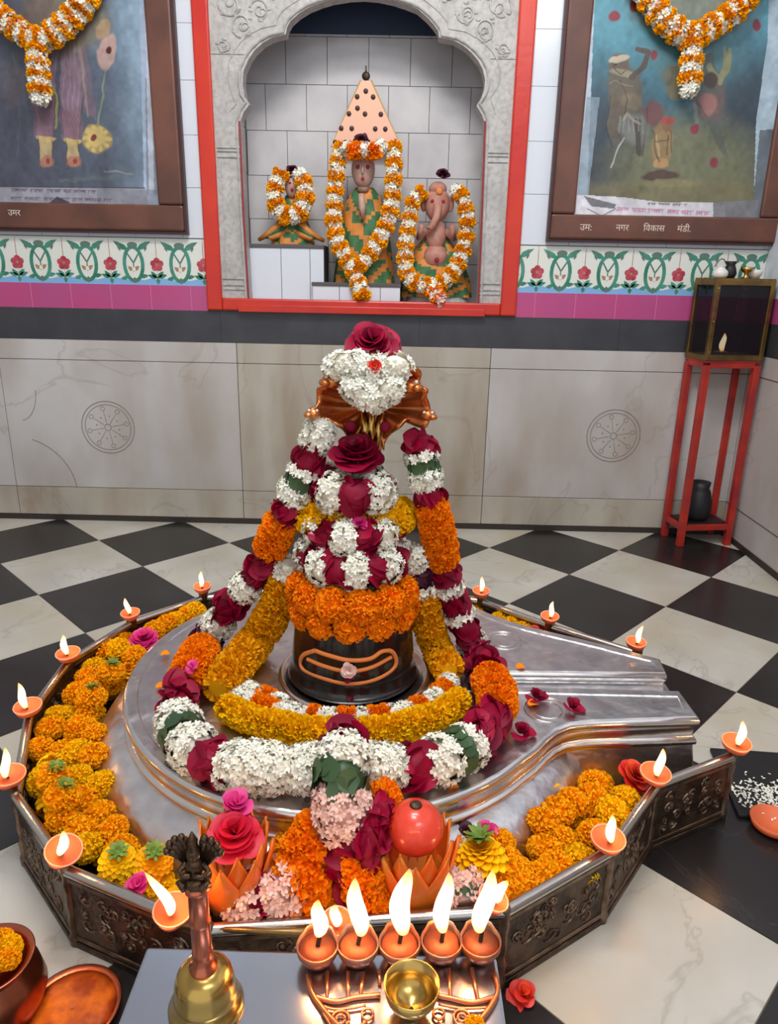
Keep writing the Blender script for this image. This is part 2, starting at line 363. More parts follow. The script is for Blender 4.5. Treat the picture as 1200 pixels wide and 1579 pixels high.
def segment(path, kind, r, root, fine=1.0):
    """one run of one sort of flower along a short path (n,3); r one radius per point"""
    mb = MB(); n = len(path); T = np.gradient(path, axis=0); T /= np.linalg.norm(T, axis=1, keepdims=True)+1e-9
    L = np.linalg.norm(np.diff(path, axis=0), axis=1).sum(); rm = float(np.mean(r)); m = MM[kind]
    ref = np.where(np.abs(T[:, 2:3]) < 0.9, [[0, 0, 1.]], [[0, 1., 0]]); A = ref-(ref*T).sum(1, keepdims=True)*T; A /= np.linalg.norm(A, axis=1, keepdims=True); B = np.cross(T, A)
    def at(s, th, rr):
        x = s*(n-1); c = np.stack([np.interp(x, np.arange(n), path[:, i]) for i in range(3)], 1)
        a = np.stack([np.interp(x, np.arange(n), A[:, i]) for i in range(3)], 1); b = np.stack([np.interp(x, np.arange(n), B[:, i]) for i in range(3)], 1)
        t = np.stack([np.interp(x, np.arange(n), T[:, i]) for i in range(3)], 1)
        N = a*np.cos(th)[:, None]+b*np.sin(th)[:, None]; N /= np.linalg.norm(N, axis=1, keepdims=True)
        return c+N*(np.interp(x, np.arange(n), r)*rr)[:, None], N, t
    mb.tube(path, [q*(0.78 if kind not in 'rRl' else 0.72) for q in r], m, 10)
    area_ = 2*PI*rm*max(L, rm*0.4)
    if kind in 'wp':
        k = int(area_/(0.0105*fine)**2)+8; s = rng.random(k); th = rng.random(k)*2*PI
        P, N, t = at(s, th, rng.uniform(0.82, 0.98, k)); e = (s-.5)[:, None]*2; N2 = N+t*e*np.abs(e)*0.7; N2 /= np.linalg.norm(N2, axis=1, keepdims=True)
        floret_field(mb, P, N2, 0.0125*fine, m)
    elif kind in 'oyYd':
        k = int(area_/(0.0062*fine)**2)+20; s = rng.random(k); th = rng.random(k)*2*PI
        heads = max(1, round(L/(rm*1.0))); bul = 1-0.22*np.abs(np.cos(PI*s*heads))**3 if L > rm*0.5 else np.ones(k)
        P, N, t = at(s, th, bul*0.80); ph = np.cos(PI*s*heads)[:, None]
        D = N+rand_tan(N)*0.5+t*rng.normal(size=(k, 1))*0.1
        petals(mb, T_RUF, P, D, rand_tan(N), 0.0125*fine, 0.017*fine, m)
    elif kind in 'rR':
        k = max(9, int(area_/(rm*0.62)**2)); s = rng.random(k); th = (np.arange(k)*2.4) % (2*PI)
        P, N, t = at(s, th, rng.uniform(0.68, 0.8, k)); sg = rng.choice([-1, 1], k)[:, None]
        C = np.cross(N, t); D = t*sg*rng.uniform(.1, .8, (k, 1))+C*rng.uniform(-1, 1, (k, 1))+N*rng.uniform(.1, .55, (k, 1))
        ln = min(0.045, rm*1.0)*rng.uniform(.8, 1.15, k)
        petals(mb, T_CUP, P-D/np.linalg.norm(D, axis=1, keepdims=True)*ln[:, None]*0.5, D, -N, ln*1.15, ln, m)
    else:
        k = max(16, int(area_/(rm*0.8)**2*2.5)); s = rng.uniform(.15, .85, k); th = np.arange(k)*2*PI/k
        P, N, t = at(s, th, rng.uniform(0.85, 1.0, k)); C = np.cross(N, t)
        D = C+N*rng.uniform(-.15, .08, (k, 1))+t*rng.uniform(-.3, .3, (k, 1)); ln = rm*.85
        petals(mb, T_LEAF, P-C*ln*0.5, D, N, ln*0.9, ln, m)
    o = mb.build(NAMES[kind], smooth=(kind in 'rRl')); return offset(o, root)
def garland(root, pts, segs, radii, fine=1.0, N=400):
    """segs 'kind:length' list along the path; radii: values interpolated along the path"""
    path, L = spline(pts, N); rr = np.interp(np.linspace(0, 1, N), np.linspace(0, 1, len(radii)), radii)
    tot = sum(q for _, q in segs); a = 0
    for k, q in segs:
        i0 = int(a/tot*(N-1)); a += q; i1 = max(i0+3, int(a/tot*(N-1))+1)
        sub = path[i0:i1+1]; sr = rr[i0:i1+1]
        idx = np.unique(np.linspace(0, len(sub)-1, max(4, min(len(sub), 14))).astype(int)); p = sub[idx]; r_ = sr[idx].copy()
        u = np.linspace(-1, 1, len(p)); r_ = r_*(1-0.25*np.abs(u)**4) * {'l': 0.93, 'r': 1.04, 'R': 1.0}.get(k, 1)
        segment(p, k, r_, root, fine)

# ================================================================ THE ROOM
XL, XR, YF, ZC = -2.9, 1.775, -6.0, 4.0
# floor: diagonal chequerboard of stone tiles over joints
mb = MB(); mb.box((XL-.1, YF, -0.06), (XR+.1, 0.12, -0.002), M_grout)
D = 0.66; th0 = math.radians(0.602); sd = D/math.sqrt(2)
ex = Vector((math.cos(th0+PI/4), math.sin(th0+PI/4))); ey = Vector((-math.sin(th0+PI/4), math.cos(th0+PI/4))); org = Vector((-1.4995, -0.3097))
def clip(poly, a, lim, sign):
    out = []
    for i in range(len(poly)):
        p, q = poly[i], poly[(i+1) % len(poly)]; dp = (p[a]-lim)*sign; dq = (q[a]-lim)*sign
        if dp <= 0: out.append(p)
        if dp*dq < 0: t = dp/(dp-dq); out.append(p+(q-p)*t)
    return out
g = 0.0012
for i in range(-14, 16):
    for j in range(-14, 16):
        q = [org+ex*(i*sd+a)+ey*(j*sd+b) for a, b in ((g, g), (sd-g, g), (sd-g, sd-g), (g, sd-g))]
        q = clip(clip(clip(clip(q, 1, 0.0, 1), 1, YF, -1), 0, XR, 1), 0, XL, -1)
        if len(q) < 3: continue
        n = len(q); vs = [(p.x, p.y, -0.01) for p in q]+[(p.x, p.y, 0) for p in q]
        mb.add(vs, [tuple(range(n, 2*n))]+[(k, (k+1) % n, n+(k+1) % n, n+k) for k in range(n)], M_white_marble if (i+j) % 2 == 0 else M_black_marble)
struct(mb, 'floor')
mb = MB(); mb.box((XL-.1, YF, ZC), (XR+.1, 0.6, ZC+.1), mat('white ceiling', (.85, .85, .85), .8)); struct(mb, 'ceiling')
mb = MB(); mb.box((XL-.1, YF, 0), (XL, 0.6, ZC), M_wall); struct(mb, 'wall_left')
# right wall: marble dado, black band, tiles above
mb = MB(); mb.box((XR, YF, 0), (XR+.1, 0.1, 0.965), M_dado); mb.box((XR, YF, .965), (XR+.1, 0.1, 1.12), M_dark); mb.box((XR, YF, 1.12), (XR+.1, 0.1, 1.235), M_pink); mb.box((XR, YF, 1.235), (XR+.1, .1, ZC), M_wtile)
for y in (-.62, -1.6, -2.6): mb.box((XR-.0015, y-.002, 0), (XR, y+.002, .965), M_groove)
for z in (.185, .865): mb.box((XR-.0015, YF, z-.002), (XR, 0, z+.002), M_groove)
struct(mb, 'wall_right')
# back wall core with the niche opening
NX0, NX1, NZ0, NZ1, ND = -0.957, 0.575, 1.125, 2.74, 0.32
mb = MB()
mb.box((XL, 0.02, 0), (NX0, 0.6, ZC), M_wall); mb.box((NX1, 0.02, 0), (XR+.1, 0.6, ZC), M_wall)
mb.box((NX0, 0.02, 0), (NX1, 0.6, NZ0), M_wall); mb.box((NX0, 0.02, NZ1), (NX1, 0.6, ZC), M_wall)
struct(mb, 'wall_back')
# glazed white tiles of the upper wall, each its own tile face over the joint
mb = MB(); zs = [1.46+0.2265*i for i in range(0, 12)]
def tile_field(x0, x1, x_start, wd):
    mb.box((x0, 0.006, 1.456), (x1, 0.02, ZC), M_tj)
    for z in zs:
        x = x_start
        while x < x1:
            a, b = max(x, x0)+.001, min(x+wd, x1)-.001
            if b > a: mb.box((a, 0, z+.001), (b, .006, min(z+.2265, ZC)-.001), M_wtile)
            x += wd
tile_field(XL, NX0, -2.9, .23); tile_field(NX1, XR, NX1, .235)
struct(mb, 'trim_1')
# patterned frieze
mb = MB()
def frieze(x0, x1, first):
    mb.box((x0, 0.003, 1.2385), (x1, 0.02, 1.456), M_fcream)
    mb.box((x0, 0.0022, 1.2385), (x1, 0.003, 1.262), M_fblue)
    def fl(poly, m, y): 
        P = [(min(max(p[0], x0), x1), p[1]) for p in poly]
        if max(p[0] for p in P)-min(p[0] for p in P) < 1e-3: return
        n = len(P); mb.add([(p[0], y, p[1]) for p in P], [tuple(range(n))], m)
    def el(cx, cz, a, b, m, y, n=20): fl([(cx+a*math.cos(2*PI*i/n), cz+b*math.sin(2*PI*i/n)) for i in range(n)], m, y)
    def leaf(cx, cz, ang, l, wd, m, y):
        c, s_ = math.cos(ang), math.sin(ang); pts = [(0, 0), (l*.35, wd), (l*.7, wd*.8), (l, 0), (l*.7, -wd*.5), (l*.35, -wd*.8)]
        fl([(cx+a*c-b*s_, cz+a*s_+b*c) for a, b in pts], m, y)
    p = first; per = 0.2295
    while p < x1+per:
        cx = p; cz = 1.348
        # blue swell and stem base beside the wreath
        fl([(cx-.115, 1.262), (cx-.09, 1.272), (cx-.05, 1.262)], M_fblue, .0020); fl([(cx+.05, 1.262), (cx+.09, 1.272), (cx+.115, 1.262)], M_fblue, .0020)
        el(cx, cz-.012, .054, .088, M_fgreen, .0018); el(cx, cz-.012, .036, .070, M_fcream, .0016)
        for sx in (-1, 1):
            leaf(cx+sx*.018, 1.400, PI/2-sx*1.05, .085, .014, M_fgreen, .0014)
            leaf(cx+sx*.06, 1.395, PI/2-sx*.2, .045, .009, M_fdgreen, .0013)
            fl([(cx+sx*.002, 1.352), (cx+sx*.024, 1.386), (cx+sx*.030, 1.382), (cx+sx*.004, 1.340)], M_fdgreen, .0012)
            leaf(cx+sx*.002, 1.305, PI/2-sx*.9, .034, .011, M_fbrown, .0012)
            leaf(cx+sx*.03, 1.275, PI-sx*.2 if sx < 0 else .2, .04, .011, M_fgreen, .0012)
        fl([(cx-.003, 1.30), (cx-.003, 1.35), (cx+.003, 1.35), (cx+.003, 1.30)], M_fdgreen, .0012)
        el(cx, 1.424, .026, .014, M_fdgreen, .0012, 12); leaf(cx, 1.275, -PI/2, .03, .014, M_fdgreen, .0011)
        el(cx, 1.312, .009, .010, M_fcream, .0008, 10)
        # flower between wreaths
        fx = cx+per/2
        fl([(fx-.0012, 1.34), (fx-.0012, 1.44), (fx+.0012, 1.44), (fx+.0012, 1.34)], M_fred, .0015)
        for k in range(5):
            a = PI/2+2*PI*k/5; el(fx+.018*math.cos(a), 1.335+.018*math.sin(a), .016, .015, M_fred, .0014-.0001*k, 10)
        el(fx, 1.335, .007, .007, M_fbrown, .0006, 8)
        for a, l in ((PI*.9, .05), (PI*.1, .05), (PI*.75, .045), (PI*.25, .045), (-PI/2, .03)): leaf(fx, 1.272, a, l, .011, M_fgreen, .0013)
        mb.box((max(min(fx, x1)-.0006, x0), .0021, 1.2385), (max(min(fx, x1)+.0006, x0+.001), .003, 1.456), M_fbrown)
        p += per
    mb.box((x0, 0.0, 1.1205), (x1, 0.02, 1.2385), M_pink)
    x = first+.115
    while x < x1:
        if x > x0: mb.box((x-.0015, -.0006, 1.1205), (x+.0015, 0, 1.2385), M_pinkj)
        x += per/1.15
frieze(XL, NX0, -3.15); frieze(NX1, XR, 0.553)
struct(mb, 'trim_2')
mb = MB(); mb.box((XL, -0.001, 0.967), (XR, 0.02, 1.1205), M_dark)
for x in (-.9, .1, 1.1): mb.box((x, -.0016, .967), (x+.0015, -.001, 1.12), M_black)
struct(mb, 'trim_3')
# marble dado slabs with open joints
mb = MB(); mb.box((XL, .006, 0), (XR, .02, .967), M_groove)
xs = [XL, -2.05, -0.825, 0.466, XR]; zz = [0.028, 0.186, 0.864, 0.967]
for i in range(4):
    for j in range(3):
        mb.box((xs[i]+.0015, 0, zz[j]+.0015), (xs[i+1]-.0015, .008, zz[j+1]-.0015), M_dado2 if (i == 2 or j == 0) else M_dado)
struct(mb, 'trim_4', bevel=0.0015)
mb = MB(); mb.box((XL, -.006, 0), (XR, .01, .028), M_skirt); mb.box((XR-.008, YF, 0), (XR, 0, .03), M_skirt); struct(mb, 'baseboard_back')
# engraved wheel medallions in the marble
def ring(mb, c, r, t, m, n=48, ax='y'):
    if ax == 'y': mb.tube([(c[0]+r*math.cos(2*PI*i/n), c[1], c[2]+r*math.sin(2*PI*i/n)) for i in range(n)], t, m, 6, True)
    else: mb.tube([(c[0]+r*math.cos(2*PI*i/n), c[1]+r*math.sin(2*PI*i/n), c[2]) for i in range(n)], t, m, 6, True)
M_engr = mat('engraved marble line', srgb(138, 130, 124), 0.7)
k = 5
for cx, cz in ((-1.52, .518), (1.13, .531)):
    mb = MB(); y = -.0005
    ring(mb, (cx, y, cz), .138, .0022, M_engr); ring(mb, (cx, y, cz), .120, .0018, M_engr); ring(mb, (cx, y, cz), .017, .002, M_engr, 20)
    for i in range(8):
        a = 2*PI*i/8+.2; c, s_ = math.cos(a), math.sin(a)
        mb.tube([(cx+.024*c, y, cz+.024*s_), (cx+.085*c, y, cz+.085*s_)], .0012, M_engr, 5)
        ring(mb, (cx+.1*c, y, cz+.1*s_), .011, .0015, M_engr, 12)
        a += PI/8; mb.ell((cx+.06*math.cos(a), y, cz+.06*math.sin(a)), (.004, .001, .004), M_engr, 6)
    struct(mb, 'trim_%d' % k, smooth=True); k += 1
# curved inlay line at the lower left of the dado
mb = MB(); mb.tube([(-2.02+.30*math.sin(a), -.0004, .178+.30*math.cos(a)-.02) for a in np.linspace(0.3, 1.5, 14)], .002, M_engr, 5)
mb.tube([(-1.98+.1*math.sin(a), -.0004, .864-.16+.16*math.cos(a)) for a in np.linspace(1.57, 3.0, 10)][::-1], .0018, M_engr, 5)
struct(mb, 'trim_7')

# ---- the niche: marble surround with a cusped arch
arch = [(-.748, NZ0+.06), (-.757, 1.60), (-.759, 1.974), (-.742, 2.012), (-.714, 2.044), (-.735, 2.075), (-.742, 2.123), (-.736, 2.180), (-.712, 2.225), (-.685, 2.259), (-.645, 2.292), (-.601, 2.314), (-.539, 2.328),
        (-.534, 2.352), (-.518, 2.378), (-.480, 2.408), (-.436, 2.432), (-.380, 2.452), (-.329, 2.466), (-.25, 2.478), (-.194, 2.481), (-.13, 2.478), (-.059, 2.466), (0, 2.450), (.048, 2.434), (.09, 2.404), (.122, 2.375), (.143, 2.350), (.148, 2.325),
        (.215, 2.315), (.26, 2.294), (.299, 2.266), (.33, 2.235), (.352, 2.2), (.364, 2.16), (.362, 2.12), (.352, 2.09), (.33, 2.055), (.356, 2.02), (.370, 1.992), (.378, 1.60), (.384, NZ0+.06)]
outer = [(NX0+.075, NZ0+.06), (NX0+.075, NZ1), (NX1-.078, NZ1), (NX1-.078, NZ0+.06)]
mb = MB()
poly = outer[:3]+[outer[3]]+arch[::-1]
mb.prism([poly], -0.002, 0.075, M_arch)
# raised moulding following the cusps
mb.tube([(x, -.006, z) for x, z in [(x+(-.194-x)*-0.03, z+(0.008 if z > 2 else 0)) for x, z in arch]], .006, M_arch, 6)
mb.tube([(x, -.003, z) for x, z in [(x+(-.194-x)*-0.12, z+(0.035 if z > 2.05 else 0)) for x, z in arch[3:-3]]], .003, M_arch, 6)
# pilaster mouldings and block joints
for x0, x1 in ((NX0+.077, -.76), (.382, NX1-.08)):
    for z in (1.225, 1.245, 1.275, 1.82, 1.845, 1.86): mb.box((x0+.006, -.008, z), (x1-.006, .0, z+.008), M_arch)
    mb.box((x0, -.0028, 2.243), (x1+(.03 if x0 < 0 else 0), -.001, 2.2455), M_groove)
    for xx in (x0+.02, x1-.024): mb.box((xx, -.006, 1.29), (xx+.004, 0, 1.80), M_arch)
# carved foliage scrolls in the spandrels
def scroll(mb, c, r, turns, a0, sgn, t, m, y=-.004, plane=None):
    pts = []
    for i in range(22):
        f = i/21; a = a0+sgn*turns*2*PI*f; q = r*(1-f*.85); pts.append((c[0]+q*math.cos(a), y, c[1]+q*math.sin(a)))
    mb.tube(pts, [t*(1-.4*i/21) for i in range(22)], m, 5)
for sx in (-1, 1):
    f = lambda x: -.194+sx*x
    for x, z, r in ((.54, 2.36, .05), (.46, 2.42, .045), (.60, 2.45, .06), (.38, 2.50, .045), (.62, 2.57, .055), (.50, 2.53, .06), (.63, 2.28, .028), (.40, 2.60, .05), (.28, 2.58, .05), (.14, 2.60, .05), (.27, 2.66, .03)):
        scroll(mb, (f(x), z), r, 1.4, x*20, sx, .005, M_arch); scroll(mb, (f(x)+.01, z-.01), r*.6, 1, x*9, -sx, .004, M_arch)
        for k_ in range(4):
            a = k_*1.57+x*7; mb.ell((f(x)+r*.9*math.cos(a), -.003, z+r*.9*math.sin(a)), (.012, .004, .007), M_arch, 6)
struct(mb, 'trim_8', smooth=False)
# red painted border of the niche and the sill
mb = MB()
mb.box((NX0, -.022, NZ0), (NX0+.075, .02, NZ1+.06), M_red); mb.box((NX1-.078, -.022, NZ0), (NX1, .02, NZ1+.06), M_red)
mb.box((NX0+.0751, -.0215, NZ0+.0005), (NX1-.0781, .02, NZ0+.06), M_red); mb.box((NX0+.0751, -.0215, NZ1), (NX1-.0781, .02, NZ1+.06), M_red)
struct(mb, 'trim_9', bevel=.008)
mb = MB(); mb.box((-.80, -.034, NZ0-.004), (.42, .02, NZ0+.03), M_red)
mb.tube([(x+(-.004 if x < -.2 else .004), -.006, z) for x, z in arch[:3]], .005, M_maroon, 6); mb.tube([(x+.004, -.006, z) for x, z in arch[-3:]], .005, M_maroon, 6)
struct(mb, 'trim_10', bevel=.004)
# niche box: tiled back and sides, floor
mb = MB(); BX0, BX1 = -.80, .43
mb.box((BX0-.1, ND+.006, NZ0), (BX1+.1, ND+.05, NZ1), M_tj2)
z = 1.16; row = 0
hs = .208
while z < 2.42:
    x = BX0-.1-(0.10 if row % 2 else 0.0)
    while x < BX1+.1:
        mb.box((max(x, BX0-.1)+.0015, ND, z+.0015), (min(x+.205, BX1+.1)-.0015, ND+.008, min(z+hs, 2.42)-.0015), M_gtile) if min(x+.205, BX1+.1) > max(x, BX0-.1)+.01 else None
        x += .205
    z += hs; row += 1
mb.box((BX0-.1, ND-.004, 2.42), (BX1+.1, ND+.03, NZ1), M_blue)
for x in (BX0, BX1):
    s_ = -1 if x < 0 else 1
    mb.box((min(x, x+s_*.05), .075, NZ0), (max(x, x+s_*.05), ND, 2.42), M_gtile)
    mb.box((min(x, x+s_*.05), .075, 2.42), (max(x, x+s_*.05), ND, NZ1), M_blue)
    for z in (1.37, 1.58, 1.79, 2.0, 2.2): mb.box((x-.001, .075, z), (x+.001, ND, z+.003), M_tj2)
    mb.box((x-.004, ND-.006, NZ0), (x+.004, ND, 2.42), M_tj2)
mb.box((BX0-.1, 0.02, NZ0), (BX1+.1, ND, NZ0+.035), M_gtile)
mb.box((BX0-.05, 0.075, NZ1-.02), (BX1+.05, ND+.05, NZ1+.02), M_blue)
struct(mb, 'trim_11')

# ---------------------------------------------------------------- plinths in the niche
FZ = NZ0+.035
def plinth(x0, x1, y0, z1, tx, label):
    t = thing('tiled_plinth', ((x0+x1)/2, (y0+ND)/2, FZ), label, 'plinth')
    mb = MB(); mb.box((x0, y0+.004, FZ), (x1, ND-.004, z1), M_tj2); e = [x0]+tx+[x1]
    for a, b in zip(e[:-1], e[1:]): mb.box((a+.0015, y0, FZ+.001), (b-.0015, y0+.006, z1-.012), M_wtile)
    offset(mb.build('tiled_body'), t)
    mb = MB(); mb.box((x0-.004, y0-.006, z1-.012), (x1+.002, ND-.004, z1+.006), M_tj2); offset(mb.build('top_slab', bevel=.003), t)
plinth(-.762, -.385, .085, 1.438, [-.60, -.455], 'tall white tiled plinth carrying the smallest deity')
plinth(-.440, .000, .045, 1.262, [-.305, -.10], 'low white tiled plinth under the tallest deity')
mb = MB(); mb.lathe([(0, 0), (.15, 0), (.16, .02), (.15, .045), (0, .05)], (0, 0, 0), M_arch, 24)
for i, v in enumerate(mb.v): mb.v[i] = (v[0]*1.0+.19, v[1]*.62+.17, v[2]+FZ)
tag(mb.build('stone_base', smooth=False), 'rounded grey stone base under the right-hand deity', 'stone')

# ---------------------------------------------------------------- deities (generic idols)
def draped(mb, c, rx, ry, z0, z1, prof, stripes=7):
    n = 36; k = 24; vs = []
    for j in range(k+1):
        f = j/k; q = np.interp(f, [p[0] for p in prof], [p[1] for p in prof])
        for i in range(n):
            a = 2*PI*i/n; fold = 1+.05*math.sin(a*9+f*5)*(1-f*.6)
            vs.append((c[0]+rx*q*fold*math.cos(a), c[1]+ry*q*fold*math.sin(a), z0+(z1-z0)*f))
    fo, fg = [], []
    for j in range(k):
        for i in range(n):
            q = (j*n+i, j*n+(i+1) % n, (j+1)*n+(i+1) % n, (j+1)*n+i)
            st = 0 if (int((j+abs(((i+n//4) % n)-n/2)*.9)/1.7) % 3 == 0 or (int(j/3)+int(i/3)) % 4 == 0) else 1
            (fo if st == 0 else fg).append(q)
    base = len(mb.v); mb.add(vs, fg, M_cloth_g); ii = mb.mat(M_cloth_o)
    mb.f += [tuple(base+a for a in f) for f in fo]; mb.mi += [ii]*len(fo)
def dot(mb, c, r, m): mb.ell(c, (r, r*.4, r), m, 6)
def mark(name, c, r, m, t):
    mb = MB(); dot(mb, c, r, m); offset(mb.build(name, smooth=True), t)
# tallest, with pointed plate
dx, dy = -.19, .19
t = thing('deity_statue', (dx, dy, 1.268), 'tallest deity in green and orange cloth with a pointed studded plate behind its head', 'statue')
mb = MB(); draped(mb, (dx, dy), .155, .10, 1.268, 1.72, [(0, 1), (.15, .95), (.5, .82), (.75, .72), (.92, .5), (1, .3)]); offset(mb.build('robe', smooth=True), t)
mb = MB(); mb.ell((dx-.005, dy-.045, 1.80), (.058, .05, .088), M_face, 14); mb.ell((dx-.005, dy-.097, 1.79), (.008, .012, .022), M_face, 6)
mb.tube([(dx-.005, dy-.03, 1.70), (dx-.005, dy-.035, 1.74)], .03, M_face, 10); offset(mb.build('head', smooth=True), t)
mark('forehead_mark', (dx-.005, dy-.094, 1.842), .013, M_paste, t)
for s_ in (-1, 1): mark('painted_eye', (dx-.005+s_*.024, dy-.092, 1.803), .010, M_kum, t)
mark('painted_mouth', (dx-.005, dy-.09, 1.752), .008, M_kum, t)
mb = MB(); mb.tube([(dx-.01, dy-.10, 1.68), (dx-.005, dy-.112, 1.62), (dx, dy-.11, 1.57)], [.016, .018, .008], M_face, 8); offset(mb.build('folded_hands', smooth=True), t)
mb = MB(); mb.prism([[(dx-.022, 2.205), (dx+.022, 2.205), (dx+.183, 1.905), (dx-.170, 1.915)]], dy+.055, dy+.062, M_copplate)
mb.tube([(dx-.024, dy+.058, 2.207), (dx-.172, dy+.058, 1.912), (dx+.186, dy+.058, 1.902), (dx+.024, dy+.058, 2.207)], .004, M_brass, 6)
pl = offset(mb.build('pointed_plate'), t)
for zrow, xs_ in ((2.16, (0,)), (2.135, (-.042, .036)), (2.085, (-.04,)), (2.06, (-.082, -.003, .075)), (1.995, (-.12, -.068, .048, .098)), (1.965, (-.004,)), (1.932, (-.15, -.1, .088, .145))):
    for q in xs_:
        mb = MB(); dot(mb, (dx+q, dy+.052, zrow), .0115, M_wood2); o = mb.build('stud', smooth=True); o.parent = pl
mb = MB(); mb.ell((dx, dy+.058, 2.225), (.02, .008, .02), M_bronze, 8); mb.tube([(dx, dy+.058, 2.23), (dx, dy+.058, 2.27)], [.008, .002], M_bronze, 6); offset(mb.build('finial', smooth=True), t)
# right, pinkish
rx_, ry_ = .178, .185
t = thing('deity_statue', (rx_, ry_, FZ+.045), 'seated pinkish stone deity with green cloth at the right of the niche', 'statue')
mb = MB(); draped(mb, (rx_, ry_), .19, .11, FZ+.045, 1.50, [(0, 1), (.2, .95), (.45, .82), (.7, .66), (1, .3)]); offset(mb.build('robe', smooth=True), t)
mb = MB(); mb.ell((rx_-.005, ry_-.05, 1.40), (.062, .05, .062), M_face2, 12); mb.ell((rx_-.005, ry_-.045, 1.50), (.05, .045, .08), M_face2, 12); mb.ell((rx_-.005, ry_-.05, 1.645), (.062, .052, .082), M_face2, 14)
mb.ell((rx_-.005, ry_-.05, 1.715), (.045, .045, .035), M_face2, 10)
mb.tube([(rx_-.004, ry_-.10, 1.64), (rx_-.01, ry_-.118, 1.58), (rx_-.03, ry_-.112, 1.53), (rx_-.05, ry_-.1, 1.535)], [.022, .019, .015, .01], M_face2, 8)
for s_ in (-1, 1): mb.tube([(rx_-.005+s_*.05, ry_-.03, 1.52), (rx_-.005+s_*.085, ry_-.06, 1.49), (rx_-.005+s_*.075, ry_-.09, 1.55)], [.02, .017, .014], M_face2, 8)
for s_ in (-1, 1): mb.ell((rx_-.005+s_*.066, ry_-.04, 1.65), (.018, .01, .04), M_face2, 8)
offset(mb.build('stone_body', smooth=True), t)
mark('forehead_mark', (rx_, ry_-.098, 1.70), .016, M_paste, t)
for s_ in (-1, 1): mark('painted_eye', (rx_-.005+s_*.026, ry_-.098, 1.655), .009, M_kum, t)
mark('kumkum_dot', (rx_-.005, ry_-.118, 1.60), .010, M_kum, t); mark('kumkum_dot', (rx_, ry_-.102, 1.385), .012, M_kum, t)
# small, left
lx_, ly_ = -.555, .20
t = thing('deity_statue', (lx_, ly_, 1.446), 'smallest deity sitting in green and gold cloth on the tall tiled plinth', 'statue')
mb = MB(); draped(mb, (lx_, ly_), .10, .08, 1.446, 1.68, [(0, 1.1), (.2, 1), (.5, .75), (.8, .55), (1, .3)])
for s_ in (-1, 1):
    for q in range(3): mb.tube([(lx_+s_*.03, ly_-.06, 1.56-.03*q), (lx_+s_*.10, ly_-.075, 1.50-.012*q), (lx_+s_*(.165-.02*q), ly_-.05, 1.475+.012*q-.01)], [.018, .016, .009], (M_cloth_o, M_cloth_g, M_cloth_o)[q], 8)
offset(mb.build('robe', smooth=True), t)
mb = MB(); mb.ell((lx_+.004, ly_-.03, 1.715), (.034, .032, .052), M_face, 12); offset(mb.build('head', smooth=True), t)
mark('painted_mouth', (lx_+.01, ly_-.062, 1.70), .008, M_kum, t); mark('forehead_mark', (lx_, ly_-.06, 1.73), .007, M_kum, t)

def rose_thing(name, c, r, axis, label, m, group=None, n=26):
    mb = MB(); rose_mesh(mb, (0, 0, 0), r, axis, m, n); o = mb.build(name, smooth=True); o.location = c
    return tag(o, label, 'flower', group)
rose_thing('rose', (-.205, .135, 1.925), .042, (0, -.7, .7), 'dark plum rose resting above the face of the tallest deity', M_rose2)
rose_thing('rose', (.195, .15, 1.785), .036, (0, -.6, .8), 'dark plum rose on the head of the pinkish deity', M_rose2)
rose_thing('rose', (-.545, .16, 1.79), .034, (.2, -.6, .8), 'dark rose on the head of the smallest deity', M_rose2)
def alt(n, seq='ow', q=1.0):
    return [(seq[i % len(seq)], q) for i in range(n)]
t = thing('flower_garland', (-.19, .08, 1.3), 'long orange and white garland hanging in a V on the tallest deity', 'garland')
P = [(-.30, .12, 1.90), (-.318, .095, 1.80), (-.33, .085, 1.66), (-.335, .075, 1.56), (-.31, .06, 1.45), (-.25, .045, 1.35), (-.215, .035, 1.28), (-.195, .0, 1.235), (-.185, -.012, 1.195)]
garland(t, P, alt(23, 'dw'), [.022, .028, .031, .031, .031], 1.5, 200)
P = [(-.05, .12, 1.91), (-.045, .095, 1.80), (-.05, .085, 1.66), (-.07, .075, 1.56), (-.11, .06, 1.47), (-.17, .045, 1.385), (-.215, .035, 1.34)]
garland(t, P, alt(17, 'dw'), [.026, .029, .031, .031, .027], 1.5, 200)
garland(t, [(-.27, .08, 1.89), (-.25, .06, 1.865), (-.195, .055, 1.875), (-.14, .06, 1.865), (-.10, .08, 1.90)], [('w', .7), ('o', 1), ('w', .8), ('o', 1), ('w', .7)], [.026], 1.5, 100)
t = thing('flower_garland', (.178, .1, 1.2), 'orange and white garland looped round the pinkish deity with a short tail', 'garland')
P = [(.10, .11, 1.70), (.055, .095, 1.66), (.035, .085, 1.56), (.022, .075, 1.44), (.025, .065, 1.33), (.07, .055, 1.275), (.15, .05, 1.262), (.22, .05, 1.285), (.28, .065, 1.36), (.315, .08, 1.47), (.32, .09, 1.58), (.29, .10, 1.68), (.25, .11, 1.715)]
garland(t, P, alt(34, 'dw'), [.022, .027, .030, .030, .030, .027, .023], 1.5, 300)
garland(t, [(.165, .03, 1.255), (.175, .01, 1.22), (.195, -.005, 1.195), (.21, -.012, 1.188)], [('w', 1), ('o', 1), ('w', 1), ('o', 1), ('p', 1)], [.032, .03], 1.5, 80)
t = thing('flower_garland', (-.555, .13, 1.55), 'small round orange and white garland on the smallest deity', 'garland')
P = [(-.59, .13, 1.78), (-.615, .12, 1.73), (-.628, .11, 1.66), (-.605, .105, 1.60), (-.555, .10, 1.575), (-.50, .105, 1.60), (-.478, .11, 1.66), (-.485, .12, 1.73), (-.51, .13, 1.78)]
garland(t, P, alt(14, 'dw'), [.026, .034, .034, .034, .026], 1.5, 150)

